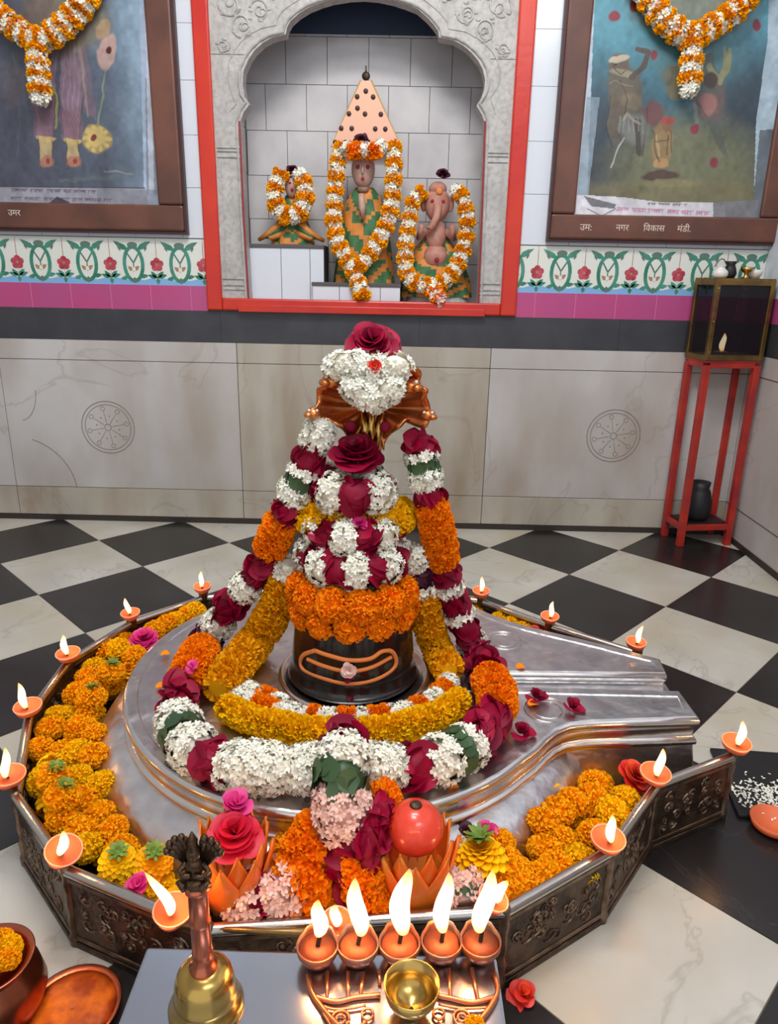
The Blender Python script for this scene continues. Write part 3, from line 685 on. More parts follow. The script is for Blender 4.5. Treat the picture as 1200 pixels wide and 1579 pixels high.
# ================================================================ FRAMED PAINTINGS
def color_mat(name, rough):
    m = bpy.data.materials.new(name); m.use_nodes = True; nt = m.node_tree; b = nt.nodes['Principled BSDF']
    a = nt.nodes.new('ShaderNodeAttribute'); a.attribute_name = 'paint'; nt.links.new(a.outputs['Color'], b.inputs['Base Color'])
    b.inputs['Roughness'].default_value = rough; return m
M_paint = color_mat('painted picture', 0.35)
class Canvas:
    def __init__(s, x0, x1, z0, z1, st):
        s.x0, s.x1, s.z0, s.z1 = x0, x1, z0, z1; s.nx = int((x1-x0)/st); s.nz = int((z1-z0)/st)
        xs = x0+(np.arange(s.nx)+.5)*(x1-x0)/s.nx; zs_ = z0+(np.arange(s.nz)+.5)*(z1-z0)/s.nz
        s.X, s.Z = np.meshgrid(xs, zs_)
        # picture coordinates of every cell, to draw in
        v = np.stack([s.X-CC[0], np.full_like(s.X, -.03)-CC[1], s.Z-CC[2]], -1) @ CR.T
        s.U = PX+CF*v[..., 0]/v[..., 2]; s.V = PY+CF*v[..., 1]/v[..., 2]
        s.C = np.zeros(s.X.shape+(3,))
        s.U0, s.V0 = s.U.copy(), s.V.copy()
        for amp, fr in ((1.8, 14), (1.0, 40)):
            def sm():
                k = rng.normal(size=(fr+3, fr+3)); a = np.linspace(0, fr, s.nz); b = np.linspace(0, fr, s.nx); i = a.astype(int); j = b.astype(int); u = (a-i)[:, None]; v_ = (b-j)[None]; u = u*u*(3-2*u); v_ = v_*v_*(3-2*v_)
                return (k[np.ix_(i, j)]*(1-u)*(1-v_)+k[np.ix_(i+1, j)]*u*(1-v_)+k[np.ix_(i, j+1)]*(1-u)*v_+k[np.ix_(i+1, j+1)]*u*v_)
            s.U = s.U+amp*sm(); s.V = s.V+amp*sm(); s.tone = 1+.09*sm() if fr < 20 else s.tone+.07*sm()
    sat = .78
    def mix(s, a, c): a = np.clip(a, 0, 1)[..., None]; s.C = s.C*(1-a)+np.array(srgb(*c))*a
    def el(s, cx, cy, rx, ry, c, rot=0, soft=.25, op=1):
        q = math.radians(rot); du = s.U-cx; dv = s.V-cy; a = du*math.cos(q)+dv*math.sin(q); b = -du*math.sin(q)+dv*math.cos(q)
        d = np.sqrt((a/rx)**2+(b/ry)**2); s.mix((1-(d-1)/soft)*op if soft > 1e-3 else (d < 1)*op, c) if False else s.mix(np.clip((1+soft-d)/(soft*1.0), 0, 1)*op, c)
    def st(s, pts, wd, c, op=1):
        d = np.full(s.X.shape, 1e9)
        for (x0, y0), (x1, y1) in zip(pts[:-1], pts[1:]):
            L = (x1-x0)**2+(y1-y0)**2+1e-9; t = np.clip(((s.U-x0)*(x1-x0)+(s.V-y0)*(y1-y0))/L, 0, 1)
            d = np.minimum(d, np.hypot(s.U-x0-t*(x1-x0), s.V-y0-t*(y1-y0)))
        s.mix(np.clip((wd/2+.8-d)/1.2, 0, 1)*op, c)
    def poly(s, pts, c, op=1):
        ins = np.zeros(s.X.shape, bool); n = len(pts)
        for i in range(n):
            (xa, ya), (xb, yb) = pts[i], pts[(i+1) % n]
            cr = ((ya > s.V) != (yb > s.V)) & (s.U < (xb-xa)*(s.V-ya)/((yb-ya) if abs(yb-ya) > 1e-9 else 1e-9)+xa); ins ^= cr
        s.mix(ins*op, c)
    def grain(s, amt):
        k = rng.normal(size=(s.nz//5+2, s.nx//5+2)); g_ = np.kron(k, np.ones((5, 5)))[:s.nz, :s.nx]
        for _ in range(3): g_ = (g_+np.roll(g_, 1, 0)+np.roll(g_, 1, 1)+np.roll(g_, -1, 0)+np.roll(g_, -1, 1))/5
        s.C *= (1+amt*g_)[..., None]*s.tone[..., None]; L_ = s.C.mean(-1, keepdims=True); s.C = L_+(s.C-L_)*s.sat
    def build(s, y, name):
        n1, n2 = s.nx+1, s.nz+1; gx = np.linspace(s.x0, s.x1, n1); gz = np.linspace(s.z0, s.z1, n2)
        GX, GZ = np.meshgrid(gx, gz); co_ = np.stack([GX, np.full_like(GX, y), GZ], -1).reshape(-1, 3)
        i = (np.arange(s.nz)[:, None]*n1+np.arange(s.nx)[None]).ravel(); fa = np.stack([i, i+1, i+n1+1, i+n1], 1)
        me = bpy.data.meshes.new(name); me.from_pydata(co_.tolist(), [], fa.tolist()); at_ = me.color_attributes.new('paint', 'FLOAT_COLOR', 'CORNER')
        c = np.repeat(np.concatenate([np.clip(s.C, 0, 1), np.ones(s.C.shape[:2]+(1,))], -1).reshape(-1, 4), 4, axis=0)
        at_.data.foreach_set('color', c.ravel()); me.materials.append(M_paint)
        o = bpy.data.objects.new(name, me); COL.objects.link(o); return o
def ramp(v, stops):
    xs_ = [q[0] for q in stops]; cs = np.array([srgb(*q[1]) for q in stops]); return np.stack([np.interp(v, xs_, cs[:, i]) for i in range(3)], -1)
def scribble(c, x0, x1, y0, y1, col, n, h):
    """a line of small hand lettering hanging from a head line"""
    x = x0; R = random.Random(int(x0*7+y0))
    while x < x1:
        wd = R.uniform(12, 26); wd = min(wd, x1-x); f = lambda q: y0+(y1-y0)*(q-x0)/(x1-x0)
        c.st([(x, f(x)), (x+wd, f(x+wd))], .9, col, .8); q = x+1.5
        while q < x+wd-1:
            hh = h*R.uniform(.6, 1); c.st([(q, f(q)), (q, f(q)+hh)], .9, col, .8)
            if R.random() < .6: c.st([(q, f(q)+hh*.5), (q-2.2, f(q)+hh*R.uniform(.3, .9))], 1.1, col, .8)
            q += R.uniform(3, 4.5)
        x += wd+R.uniform(3, 6)
def frame(t, x0, x1, z0, z1, wd, y0=-.045):
    for nm, a, b in (('frame_rail', (x0, z0), (x1, z0+wd)), ('frame_rail', (x0, z1-wd), (x1, z1)), ('frame_stile', (x0, z0+wd), (x0+wd, z1-wd)), ('frame_stile', (x1-wd, z0+wd), (x1, z1-wd))):
        mb = MB(); mb.box((a[0]+.0005, y0, a[1]+.0005), (b[0]-.0005, -.002, b[1]-.0005), M_wood); o = offset(mb.build(nm, bevel=.01), t)
    mb = MB(); p = [(x0-.012, z0-.012), (x1+.012, z0-.012), (x1+.012, z1+.012), (x0-.012, z1+.012)]; q = [(x0, z0), (x1, z0), (x1, z1), (x0, z1)]
    mb.prism([p, q], -.034, -.001, M_wood2); offset(mb.build('dark_outer_edge'), t)
def lettering(txt, x, y, z, size, m, parent, rot=0):
    cu = bpy.data.curves.new('lettering', 'FONT'); cu.body = txt; cu.size = size; cu.extrude = .0006
    o = bpy.data.objects.new('lettering', cu); COL.objects.link(o)
    dg = bpy.context.evaluated_depsgraph_get(); me = bpy.data.meshes.new_from_object(o.evaluated_get(dg)); bpy.data.objects.remove(o)
    me.materials.clear(); me.materials.append(m); o = bpy.data.objects.new('lettering', me); COL.objects.link(o); o.parent = parent
    o.location = Vector((x, y, z))-parent.location; o.rotation_euler = (PI/2, rot, 0); return o
M_letter = mat('white hand lettering', srgb(225, 205, 195), .7)
PZ0, PZ1 = 1.487, 2.95
# left painting
t = thing('framed_painting', (-1.585, 0, PZ0), 'brown framed painting left of the niche showing feet in anklets and a golden mace', 'painting')
frame(t, -2.13, -1.04, PZ0, PZ1, .118)
c = Canvas(-2.02, -1.155, PZ0+.11, PZ1-.11, .0031)
c.C = ramp(c.U, [(0, (82, 88, 108)), (90, (78, 92, 112)), (165, (96, 122, 146)), (205, (128, 160, 186)), (225, (132, 164, 192))])
v = np.clip((c.V-60)/230, 0, 1)[..., None]; c.C = c.C*(1-v*.55)+np.array(srgb(58, 60, 78))*v*.55
c.el(100, 200, 70, 120, (80, 84, 104), 0, .8, .5); c.st([(95, 280), (200, 272)], 6, (96, 112, 112), .5); c.st([(160, 265), (205, 268)], 2, (150, 150, 140), .7)
for x, s_ in ((70, -1), (112, 1)):
    c.poly([(x-14, 40), (x+20, 40), (x+16, 150), (x+12, 215), (x-18, 215), (x-20, 150)], (132, 104, 128), .9)
    for q in range(4): c.st([(x-10+q*7, 60), (x-14+q*8, 140), (x-12+q*6, 205)], 1.6, (160, 130, 148), .6)
    c.el(x-2, 190, 15, 22, (140, 100, 116), s_*-15, .3, .9)
    c.poly([(x-11, 215), (x+9, 215), (x+11, 252), (x-8, 252)], (182, 158, 104)); c.el(x+3, 250, 10, 8, (172, 112, 84)); c.el(x, 217, 13, 4, (200, 170, 90)); c.el(x+4, 250, 3, 4, (150, 30, 40))
c.poly([(128, 40), (142, 120), (150, 185), (130, 175), (116, 60)], (120, 98, 120), .8); c.st([(122, 60), (136, 180)], 3, (160, 140, 120), .7)
c.el(100, 30, 55, 40, (128, 120, 96), 0, .5, .8); c.el(60, 20, 20, 30, (110, 90, 86), 0, .4, .7)
c.st([(167, 90), (150, 200)], 3, (128, 140, 120), .9); c.el(150, 215, 21, 22, (168, 140, 62), 0, .15); c.el(150, 213, 14, 14, (196, 168, 84), 0, .3); c.el(146, 216, 4, 5, (120, 40, 24))
for a in range(10): c.el(150+18*math.cos(a*.63), 215+19*math.sin(a*.63), 3.5, 3.5, (200, 176, 100), 0, .2, .8)
c.el(166, 82, 13, 24, (186, 150, 142), 8, .2); c.el(158, 45, 9, 14, (170, 140, 100), 10, .3); c.el(168, 78, 4, 5, (90, 20, 24)); c.el(72, 170, 14, 22, (128, 88, 112), 0, .3, .9)
c.st([(60, 90), (88, 150), (86, 200)], 3, (150, 160, 70), .8); c.st([(18, 80), (30, 140), (28, 240)], 2, (120, 120, 110), .5)
c.poly([(13, 120), (34, 110), (44, 250), (13, 250)], (66, 68, 92), .5); c.el(20, 130, 16, 30, (98, 86, 92), 0, .5, .5)
for x in (70, 112):
    c.st([(x-19, 150), (x-16, 212)], 1.4, (70, 56, 76), .7); c.st([(x+16, 150), (x+11, 212)], 1.4, (70, 56, 76), .7); c.st([(x-11, 216), (x-8, 252)], 1.2, (80, 60, 40), .6); c.st([(x+9, 216), (x+12, 250)], 1.2, (80, 60, 40), .6)
    for q in range(5): c.st([(x-8+q*5, 252), (x-9+q*5.4, 258)], 1.2, (150, 96, 70), .8)
    for q in range(5): c.st([(x-16+q*6, 165+q*3), (x-4+q*5, 196)], 1.1, (96, 74, 96), .6)
for a in range(7): c.st([(84+a*6, 60), (80+a*8, 100+a*6)], 1.2, (152, 138, 110), .5)
c.U, c.V = c.U0, c.V0   # mount: pale strip on the right, lettered strip below
c.poly([(205, -400), (260, -400), (262, 420), (225, 420), (222, 287)], (150, 172, 202)); c.poly([(224, 120), (262, 120), (262, 300), (226, 300)], (112, 122, 138), .7)
c.poly([(214, -400), (222, -400), (238, 300), (230, 300)], (196, 206, 222), .6)
c.poly([(-60, 286), (223, 290), (262, 420), (-60, 420)], (150, 152, 168)); c.poly([(150, 291), (245, 292), (245, 330), (150, 330)], (120, 122, 136), .6)
scribble(c, 18, 148, 291, 294, (90, 60, 90), 0, 5); scribble(c, 18, 172, 304, 307, (100, 70, 96), 0, 5); c.poly([(74, 314), (88, 303), (108, 312), (104, 315)], (50, 46, 58), .9)
c.st([(-60, 287), (223, 290)], 1.5, (70, 70, 84)); c.grain(.05)
offset(c.build(-.030, 'picture'), t)
lettering('उमर', -1.878, -.0462, 1.545, .038, M_letter, t)
# right painting
t = thing('framed_painting', (1.25, 0, PZ0), 'brown framed painting right of the niche with small figures on a teal ground', 'painting')
frame(t, .707, 1.80, PZ0, PZ1, .112)
c = Canvas(.81, 1.70, PZ0+.10, PZ1-.10, .0031)
c.C = ramp(c.V, [(-200, (88, 168, 190)), (0, (74, 160, 182)), (110, (56, 128, 150)), (190, (52, 92, 108)), (260, (60, 74, 84)), (320, (84, 88, 78))])
c.el(935, 290, 60, 120, (52, 58, 72), 0, .8, .8); c.el(1160, 250, 50, 120, (54, 60, 74), 0, .9, .8); c.el(1060, 270, 80, 60, (118, 120, 86), 0, .9, .9); c.el(1050, 297, 120, 14, (124, 116, 78), 0, .8, .7)
c.el(1065, 10, 60, 32, (140, 132, 100), 0, .8, .8); c.el(1070, 80, 50, 40, (70, 120, 120), 0, .8, .5)
# walking figure on the left
c.poly([(940, 150), (975, 140), (1000, 165), (998, 200), (992, 238), (978, 236), (980, 200), (958, 215), (944, 225), (936, 190)], (92, 88, 80), .95)
c.el(962, 140, 24, 36, (104, 92, 76), 0, .25, .95); c.el(955, 100, 14, 17, (110, 92, 78), 0, .2); c.el(954, 90, 14, 5, (190, 176, 150), -10, .3); c.el(962, 112, 18, 5, (150, 140, 110), 10, .3)
c.st([(975, 118), (992, 102), (1000, 80), (982, 76)], 8, (86, 74, 66)); c.st([(948, 150), (944, 190), (950, 210)], 7, (96, 84, 70)); c.el(973, 155, 14, 10, (126, 110, 84), 0, .4, .8)
c.el(978, 198, 20, 22, (120, 124, 120), 0, .4, .8); c.st([(960, 214), (944, 256)], 2, (176, 180, 176), .9); c.st([(982, 185), (984, 235)], 9, (78, 72, 68)); c.st([(960, 185), (966, 175), (985, 190)], 4, (170, 160, 140), .7)
for q in range(6): c.st([(955+q*7, 178), (952+q*8, 205)], 1.5, (150, 150, 140), .6)
# second figure
c.el(1010, 175, 14, 17, (120, 60, 60), 0, .3, .8); c.el(1095, 150, 24, 34, (104, 84, 78), 0, .3, .9); c.el(1052, 118, 26, 16, (118, 108, 74), 0, .4, .8); c.el(1045, 140, 14, 12, (128, 116, 80), 0, .4, .8)
c.poly([(1085, 90), (1100, 80), (1112, 130), (1100, 175), (1078, 165)], (78, 92, 84), .9); c.st([(1095, 105), (1112, 130), (1120, 95), (1124, 84)], 9, (136, 134, 88)); c.el(1094, 160, 12, 14, (156, 98, 92), 0, .4, .9)
c.poly([(1090, 180), (1105, 185), (1124, 240), (1108, 232)], (86, 92, 86), .8); c.st([(1070, 160), (1072, 190)], 5, (130, 140, 120), .7); c.el(1098, 125, 9, 10, (70, 50, 48), 0, .3)
# child figure and step
c.el(1022, 222, 14, 32, (150, 122, 74), 5, .25); c.el(1030, 190, 8, 9, (140, 96, 66), 0, .25); c.el(1032, 186, 9, 4, (170, 60, 50), 0, .3); c.el(1020, 252, 10, 8, (190, 140, 80), 0, .3, .9)
c.st([(1014, 205), (1016, 240)], 2, (190, 160, 110), .8); c.st([(1030, 205), (1028, 238)], 2, (90, 66, 46), .8)
c.el(1020, 272, 24, 7, (84, 56, 50), 0, .4, .9); c.el(1030, 284, 34, 5, (134, 126, 84), 0, .5, .8)
for x, y in ((948, 25), (1010, 85), (1070, 200), (1102, 252), (1166, 38), (980, 10)): c.el(x, y, 5.5, 7, (140, 36, 56), 0, .5)
c.st([(940, 150), (936, 190), (944, 225)], 1.2, (40, 40, 40), .7); c.st([(1000, 165), (998, 200), (992, 238)], 1.2, (40, 40, 40), .6); c.st([(955, 125), (968, 150), (962, 175)], 2, (60, 50, 44), .6)
c.st([(946, 96), (950, 108), (958, 114), (966, 108)], 1.2, (50, 40, 36), .8); c.el(951, 99, 1.6, 1.6, (30, 24, 24)); c.st([(940, 130), (950, 128), (975, 132)], 1.4, (160, 146, 110), .6)
c.st([(1010, 200), (1012, 235), (1016, 250)], 1.2, (70, 50, 36), .7); c.st([(1035, 200), (1036, 235)], 1.2, (70, 50, 36), .7); c.st([(1012, 215), (1032, 212)], 1.4, (90, 64, 40), .7)
c.st([(1080, 95), (1076, 160), (1090, 178)], 1.2, (40, 50, 48), .6); c.st([(1118, 84), (1120, 74)], 3, (150, 146, 100), .8); c.st([(1126, 84), (1129, 75)], 3, (150, 146, 100), .8)
for q in range(6): c.st([(1038+q*6, 104), (1036+q*6, 130)], 1.2, (86, 84, 60), .5)
c.U, c.V = c.U0, c.V0
c.poly([(880, -400), (932, -400), (905, 320), (885, 320)], (176, 196, 214)); c.poly([(905, 150), (925, 150), (905, 320), (888, 320)], (128, 150, 168), .8)
c.poly([(1196, -400), (1184, 60), (1166, 190), (1160, 400), (1240, 400), (1240, -400)], (160, 186, 204)); c.poly([(1172, 200), (1200, 200), (1200, 350), (1158, 350)], (92, 100, 110), .9)
c.poly([(885, 300), (960, 304), (1020, 312), (1100, 312), (1118, 318), (1120, 345), (885, 345)], (206, 204, 214)); c.poly([(1100, 312), (1170, 308), (1166, 345), (1100, 345)], (122, 122, 130), .9)
c.poly([(900, 302), (950, 315), (948, 322), (912, 318)], (60, 64, 70), .8); c.st([(950, 322), (928, 333), (906, 322)], 1.2, (50, 50, 60), .8)
scribble(c, 952, 1094, 320, 327, (190, 60, 130), 0, 6); scribble(c, 1000, 1060, 313, 315, (120, 80, 110), 0, 3); c.grain(.05)
offset(c.build(-.030, 'picture'), t)
lettering('उम:', .845, -.0462, 1.528, .042, M_letter, t); lettering('नगर', 1.015, -.0462, 1.530, .040, M_letter, t); lettering('िवकास', 1.145, -.0462, 1.530, .040, M_letter, t); lettering('मंडी.', 1.305, -.0462, 1.530, .040, M_letter, t)

t = thing('flower_garland', (-1.8, -.06, 1.9), 'white and orange garland hanging across the left framed painting', 'garland')
P = [W(-110, -150, -.09), W(-70, -60, -.09), W(-20, 5, -.085), (W(30, 48, -.085)), W(60, 62, -.085), W(95, 42, -.085), W(128, 5, -.085), W(150, -50, -.09), W(170, -150, -.09)]
garland(t, P, alt(46, 'wd'), [.036, .041, .041, .041, .036], 1.7, 320)
garland(t, [W(56, 68, -.10), W(59, 110, -.10), W(62, 158, -.10)], [('d', 1), ('w', 1), ('d', .6), ('w', 1), ('d', .9), ('w', 1), ('d', .9), ('w', 1.3)], [.028, .036, .039, .039, .032], 1.6, 100)
t = thing('flower_garland', (1.3, -.06, 1.95), 'white and orange garland hanging across the right framed painting', 'garland')
P = [W(950, -150, -.09), W(975, -60, -.09), W(1005, 5, -.085), W(1035, 40, -.085), W(1068, 56, -.085), W(1100, 40, -.085), W(1145, 5, -.085), W(1185, -60, -.09), W(1215, -150, -.09)]
garland(t, P, alt(44, 'wd'), [.036, .041, .041, .041, .036], 1.7, 320)
garland(t, [W(1068, 62, -.10), W(1066, 100, -.10), W(1062, 146, -.10)], [('d', .8), ('w', 1), ('d', .8), ('w', 1), ('d', .9), ('w', 1.3)], [.028, .036, .039, .039, .032], 1.6, 100)

# ================================================================ IRON STAND WITH THE LAMP CASE
sx0, sy0, rz = 1.475, -.20, math.radians(8); ww, dd = .258, .165
t = thing('iron_stand', (sx0, sy0, 0), 'tall red painted iron stand against the right-hand corner', 'stand', rz=rz)
def lbox(a, b, m, name, parent, bevel=0, smooth=False):
    mb = MB(); mb.box(a, b, m); o = mb.build(name, bevel=bevel); o.parent = parent; return o
for i, (x, y) in enumerate(((0, 0), (ww, 0), (0, dd), (ww, dd))):
    lbox((x-.016, y-.016, 0), (x+.016, y+.016, .925), M_rstand, 'leg', t, .003)
for z in (.10, .925):
    for a, b in (((.014, -.012), (ww-.014, .012)), ((.014, dd-.012), (ww-.014, dd+.012)), ((-.012, .014), (.012, dd-.014)), ((ww-.012, .014), (ww+.012, dd-.014))):
        lbox((a[0], a[1], z-.014), (b[0], b[1], z+.014), M_rstand, 'cross_bar', t, .002)
lbox((-.014, -.014, .939), (ww+.014, dd+.014, .947), M_rstand, 'top_plate', t)
lbox((.012, .012, .114), (ww-.012, dd-.012, .120), M_black, 'lower_shelf', t)
t2 = thing('glass_lamp_case', (sx0, sy0, .948), 'brass-edged glass lamp case standing on the red iron stand', 'lamp case', rz=rz)
H = .37; x0, x1, y0, y1 = -.018, ww+.018, -.018, dd+.018; p = .022
for x, y in ((x0, y0), (x1-p, y0), (x0, y1-p), (x1-p, y1-p)): lbox((x, y, 0), (x+p, y+p, H), M_brassd, 'corner_post', t2, .002)
for z in (0, H-.026):
    for a, b in (((x0+p, y0), (x1-p, y0+p)), ((x0+p, y1-p), (x1-p, y1)), ((x0, y0+p), (x0+p, y1-p)), ((x1-p, y0+p), (x1, y1-p))):
        lbox((a[0], a[1], z), (b[0], b[1], z+.026), M_brassd, 'edge_rail', t2, .002)
lbox((x0+.002, y0+.002, H), (x1-.002, y1-.002, H+.006), M_brassd, 'roof_plate', t2)
lbox((x0+.004, y0+.004, .001), (x1-.004, y1-.004, .006), M_black, 'base_plate', t2)
lbox((x0+p, y0+.008, .026), (x1-p, y0+.011, H-.026), M_glass, 'front_pane', t2); lbox((x0+.008, y0+p, .026), (x0+.011, y1-p, H-.026), M_glass, 'side_pane', t2)
lbox((x0+p, y1-.011, .026), (x1-p, y1-.008, H-.026), M_black, 'back_sheet', t2); lbox((x1-.011, y0+p, .026), (x1-.008, y1-p, H-.026), M_black, 'side_sheet', t2)
for z in (.18, .33, .04):
    mb = MB(); mb.ell((x0+.011, y0-.001, z), (.004, .003, .004), M_brass, 6); o = mb.build('rivet', smooth=True); o.parent = t2
def flame_mesh(h, wd, lean=(0, 0), seed=0):
    R = random.Random(seed); mb = MB(); n = 14; vs = []; k = 12
    for i in range(n+1):
        f = i/n; r_ = wd*.5*(math.sin(PI*min(1, f*1.25+.12))**.8 if f < .5 else (1-(f-.5)*2)**.9*math.sin(PI*.745)**.8+.02)
        r_ = wd*.5*max(.03, (f+.08)**.55*(1-f)**.75*1.75)
        for j in range(k):
            a = 2*PI*j/k; vs.append((r_*math.cos(a)+lean[0]*f*f+.10*wd*math.sin(f*6+seed), r_*math.sin(a)+lean[1]*f*f, h*f))
    fs = [(i*k+j, i*k+(j+1) % k, (i+1)*k+(j+1) % k, (i+1)*k+j) for i in range(n) for j in range(k)]+[tuple(range(k-1, -1, -1)), tuple(n*k+j for j in range(k))]
    mb.add(vs, fs, M_flame); return mb
def lamp_point(parent, loc, e, r=.012):
    l = bpy.data.lights.new('flame_light', 'POINT'); l.energy = e*1.15; l.color = (1, .42, .12); l.shadow_soft_size = r
    o = bpy.data.objects.new('flame_light', l); COL.objects.link(o); o.parent = parent; o.location = loc
def diya(c, label, r=.036, fh=.05, fw=.018, lean=(0, 0), tilt=(0, 0), seed=0, mcup=None, holder=0, group='clay lamps burning round the railing', e=.35):
    t = thing('oil_lamp', c, label, 'oil lamp', group); t.rotation_euler = (tilt[0], tilt[1], 0)
    mb = MB(); mb.lathe([(0, -.022), (r*.5, -.021), (r*.85, -.010), (r, .002), (r*.97, .005), (r*.90, .003), (r*.86, -.002)], (0, 0, 0), mcup or M_clay, 24)
    for i, v in enumerate(mb.v):
        if v[1] < -r*.6: mb.v[i] = (v[0]*.8, v[1]*1.08, v[2])
    cup = mb.build('cup', smooth=True); cup.parent = t
    mb = MB(); ring(mb, (0, 0, .004), r*.95, .0016, M_clayrim, 24, 'z')
    o = mb.build('rim', smooth=True); o.parent = cup
    mb = MB(); mb.lathe([(0, -.003), (r*.88, -.003)], (0, 0, 0), M_clay, 24); mb.lathe([(0, -.0025), (r*.5, -.0028)], (0, -.2*r, 0), M_paste, 12); o = mb.build('oil', smooth=True); o.parent = t
    mb = MB(); mb.tube([(0, -r*.1, -.003), (r*.02, -r*.25, .004), (0, -r*.3, .012)], [.0025, .0022, .0015], M_wick, 6); o = mb.build('wick', smooth=True); o.parent = t
    o = flame_mesh(fh, fw, lean, seed).build('flame', smooth=True); o.parent = t; o.location = (0, -r*.3, .008)
    if e: lamp_point(t, (0, -r*.3, .012+fh*.5), e)
    return t
c3 = Matrix.Rotation(rz, 4, 'Z') @ Vector((.10, .06, 0)) + Vector((sx0, sy0, .98))
diya(tuple(c3), 'small burning lamp inside the glass lamp case', .028, .085, .034, (0, 0), (0, 0), 3, M_brass, group=None, e=.5)
# vessels on and under the case
def lathe_thing(name, c, prof, m, label, cat, extra=None, n=28):
    mb = MB(); mb.lathe(prof, (0, 0, 0), m, n)
    if extra: extra(mb)
    o = mb.build(name, smooth=True); o.location = c; return tag(o, label, cat)
top = .948+H+.0065
def rp(x, y, z): return tuple(Matrix.Rotation(rz, 4, 'Z') @ Vector((x, y, 0)) + Vector((sx0, sy0, z)))
t = thing('metal_pot', rp(.035, .06, top), 'small silvery pot with a dark band and wire handle on the lamp case', 'pot')
mb = MB(); mb.lathe([(0, 0), (.028, 0), (.036, .012), (.034, .03), (.02, .042), (.018, .05), (.024, .056), (.022, .057), (.015, .05)], (0, 0, 0), M_white, 24); o = mb.build('body', smooth=True); o.parent = t
mb = MB(); mb.tube([(-.03+.06*i/10, 0, .05+.035*math.sin(PI*i/10)) for i in range(11)], .0022, M_black, 6); o = mb.build('handle', smooth=True); o.parent = t
lathe_thing('metal_cup', rp(.16, .05, top), [(0, 0), (.022, 0), (.008, .01), (.008, .022), (.026, .035), (.03, .05), (.027, .05), (.02, .036), (0, .03)], M_brass, 'small brass footed cup on top of the glass lamp case', 'cup')
lathe_thing('metal_pot', rp(.10, .09, top), [(0, 0), (.024, 0), (.032, .02), (.026, .045), (.02, .06), (.03, .075), (.028, .076), (.018, .06)], M_black, 'small black pot between the silvery pot and the brass cup', 'pot')
lathe_thing('metal_bowl', rp(.215, .07, top), [(0, 0), (.02, 0), (.034, .02), (.036, .04), (.034, .04), (.03, .02), (0, .01)], M_white, 'white bowl at the far end of the lamp case top', 'bowl')
lathe_thing('iron_pot', rp(.115, .08, .121), [(0, 0), (.05, 0), (.065, .03), (.068, .09), (.055, .15), (.044, .17), (.05, .2), (.047, .2), (.04, .17), (0, .16)], M_black, 'dark iron pot standing on the low shelf of the red stand', 'pot')

# ================================================================ THE ALTAR PEDESTAL
CX, CY, RP, ZP = -.13, -1.985, .566, .28
out = []
for a in np.linspace(math.radians(40), math.radians(319), 90): out.append((CX+RP*math.cos(a), CY+RP*math.sin(a)))
out += [(.335, -2.318), (.366, -2.278), (.395, -2.246), (.43, -2.222), (.48, -2.208), (.56, -2.200), (.66, -2.190), (.758, -2.180)]
out += [(.755, -2.062), (.50, -2.060), (.20, -2.058), (.20, -1.985), (.50, -1.978), (.752, -1.972)]
out += [(.759, -1.892), (.69, -1.852), (.62, -1.812), (.55, -1.776), (.48, -1.742), (.42, -1.710), (.37, -1.678)]
O = [Vector(p) for p in out]; n = len(O); NRM = []
for i in range(n):
    t_ = (O[(i+1) % n]-O[i-1]).normalized(); NRM.append(Vector((t_.y, -t_.x)))
NRM = [v for v in NRM]
def profile(mb, prof, m, cap=None):
    rings = []
    for (off, z) in prof: rings.append([(O[i].x+NRM[i].x*off, O[i].y+NRM[i].y*off, z) for i in range(n)])
    vs = [p for r_ in rings for p in r_]; fs = [(j*n+i, j*n+(i+1) % n, (j+1)*n+(i+1) % n, (j+1)*n+i) for j in range(len(prof)-1) for i in range(n)]
    mb.add(vs, fs, m)
    if cap is not None:
        tri = tessellate_polygon([[Vector((p[0], p[1], 0)) for p in rings[cap]]]); mb.add(rings[cap], [tuple(t_) for t_ in tri], m)
ped = thing('silver_pedestal', (CX, CY, 0), 'large round silver pedestal plate with a broad spout to the right', 'pedestal')
mb = MB(); profile(mb, [(-.030, .2765), (-.027, .2795), (-.004, .2800), (.0, .2785)], M_silver); profile(mb, [(-.030, .2765), (-.0301, .2765)], M_silver, 1)
offset(mb.build('top_plate', smooth=False), ped)
mb = MB(); profile(mb, [(0, .2785), (.006, .275), (.008, .268), (.007, .258), (.001, .254), (-.003, .245), (-.005, .225), (-.002, .219), (.007, .216), (.009, .210), (.007, .203), (-.01, .199), (-.03, .199)], M_silver2)
offset(mb.build('moulded_rim', smooth=True, ang=.9), ped)
mb = MB(); mb.box((.19, -2.07, .215), (.757, -1.965, .243), M_silver); offset(mb.build('channel_floor'), ped)
mb = MB(); mb.lathe([(.50, .21), (.565, .205), (.60, .195), (.635, .17), (.655, .14), (.67, .10), (.68, .05), (.68, .0)], (CX, CY, 0), M_silver, 96); offset(mb.build('sloping_skirt', smooth=True), ped)
mb = MB(); sp = [(.42, -2.20), (.762, -2.172), (.758, -1.90), (.42, -1.72)]; sp2 = [(.42, -2.27), (.80, -2.22), (.80, -1.86), (.42, -1.68)]
vs = [(x, y, .205) for x, y in sp]+[(x, y, .13) for x, y in [(a+(b-a)*.25, c_+(d_-c_)*.25) for (a, c_), (b, d_) in zip(sp, sp2)]]+[(x, y, 0) for x, y in sp2]
mb.add(vs, [(0, 1, 2, 3)]+[(4*j+i, 4*j+(i+1) % 4, 4*j+4+(i+1) % 4, 4*j+4+i) for j in (0, 1) for i in range(4)], M_silver); offset(mb.build('spout_base', bevel=.006), ped)
mb = MB(); mb.lathe([(.165, .277), (.182, .280), (.192, .290), (.200, .292), (.205, .286), (.206, .277)], (-.10, -2.01, 0), M_silver2, 64); offset(mb.build('collar', smooth=True), ped)
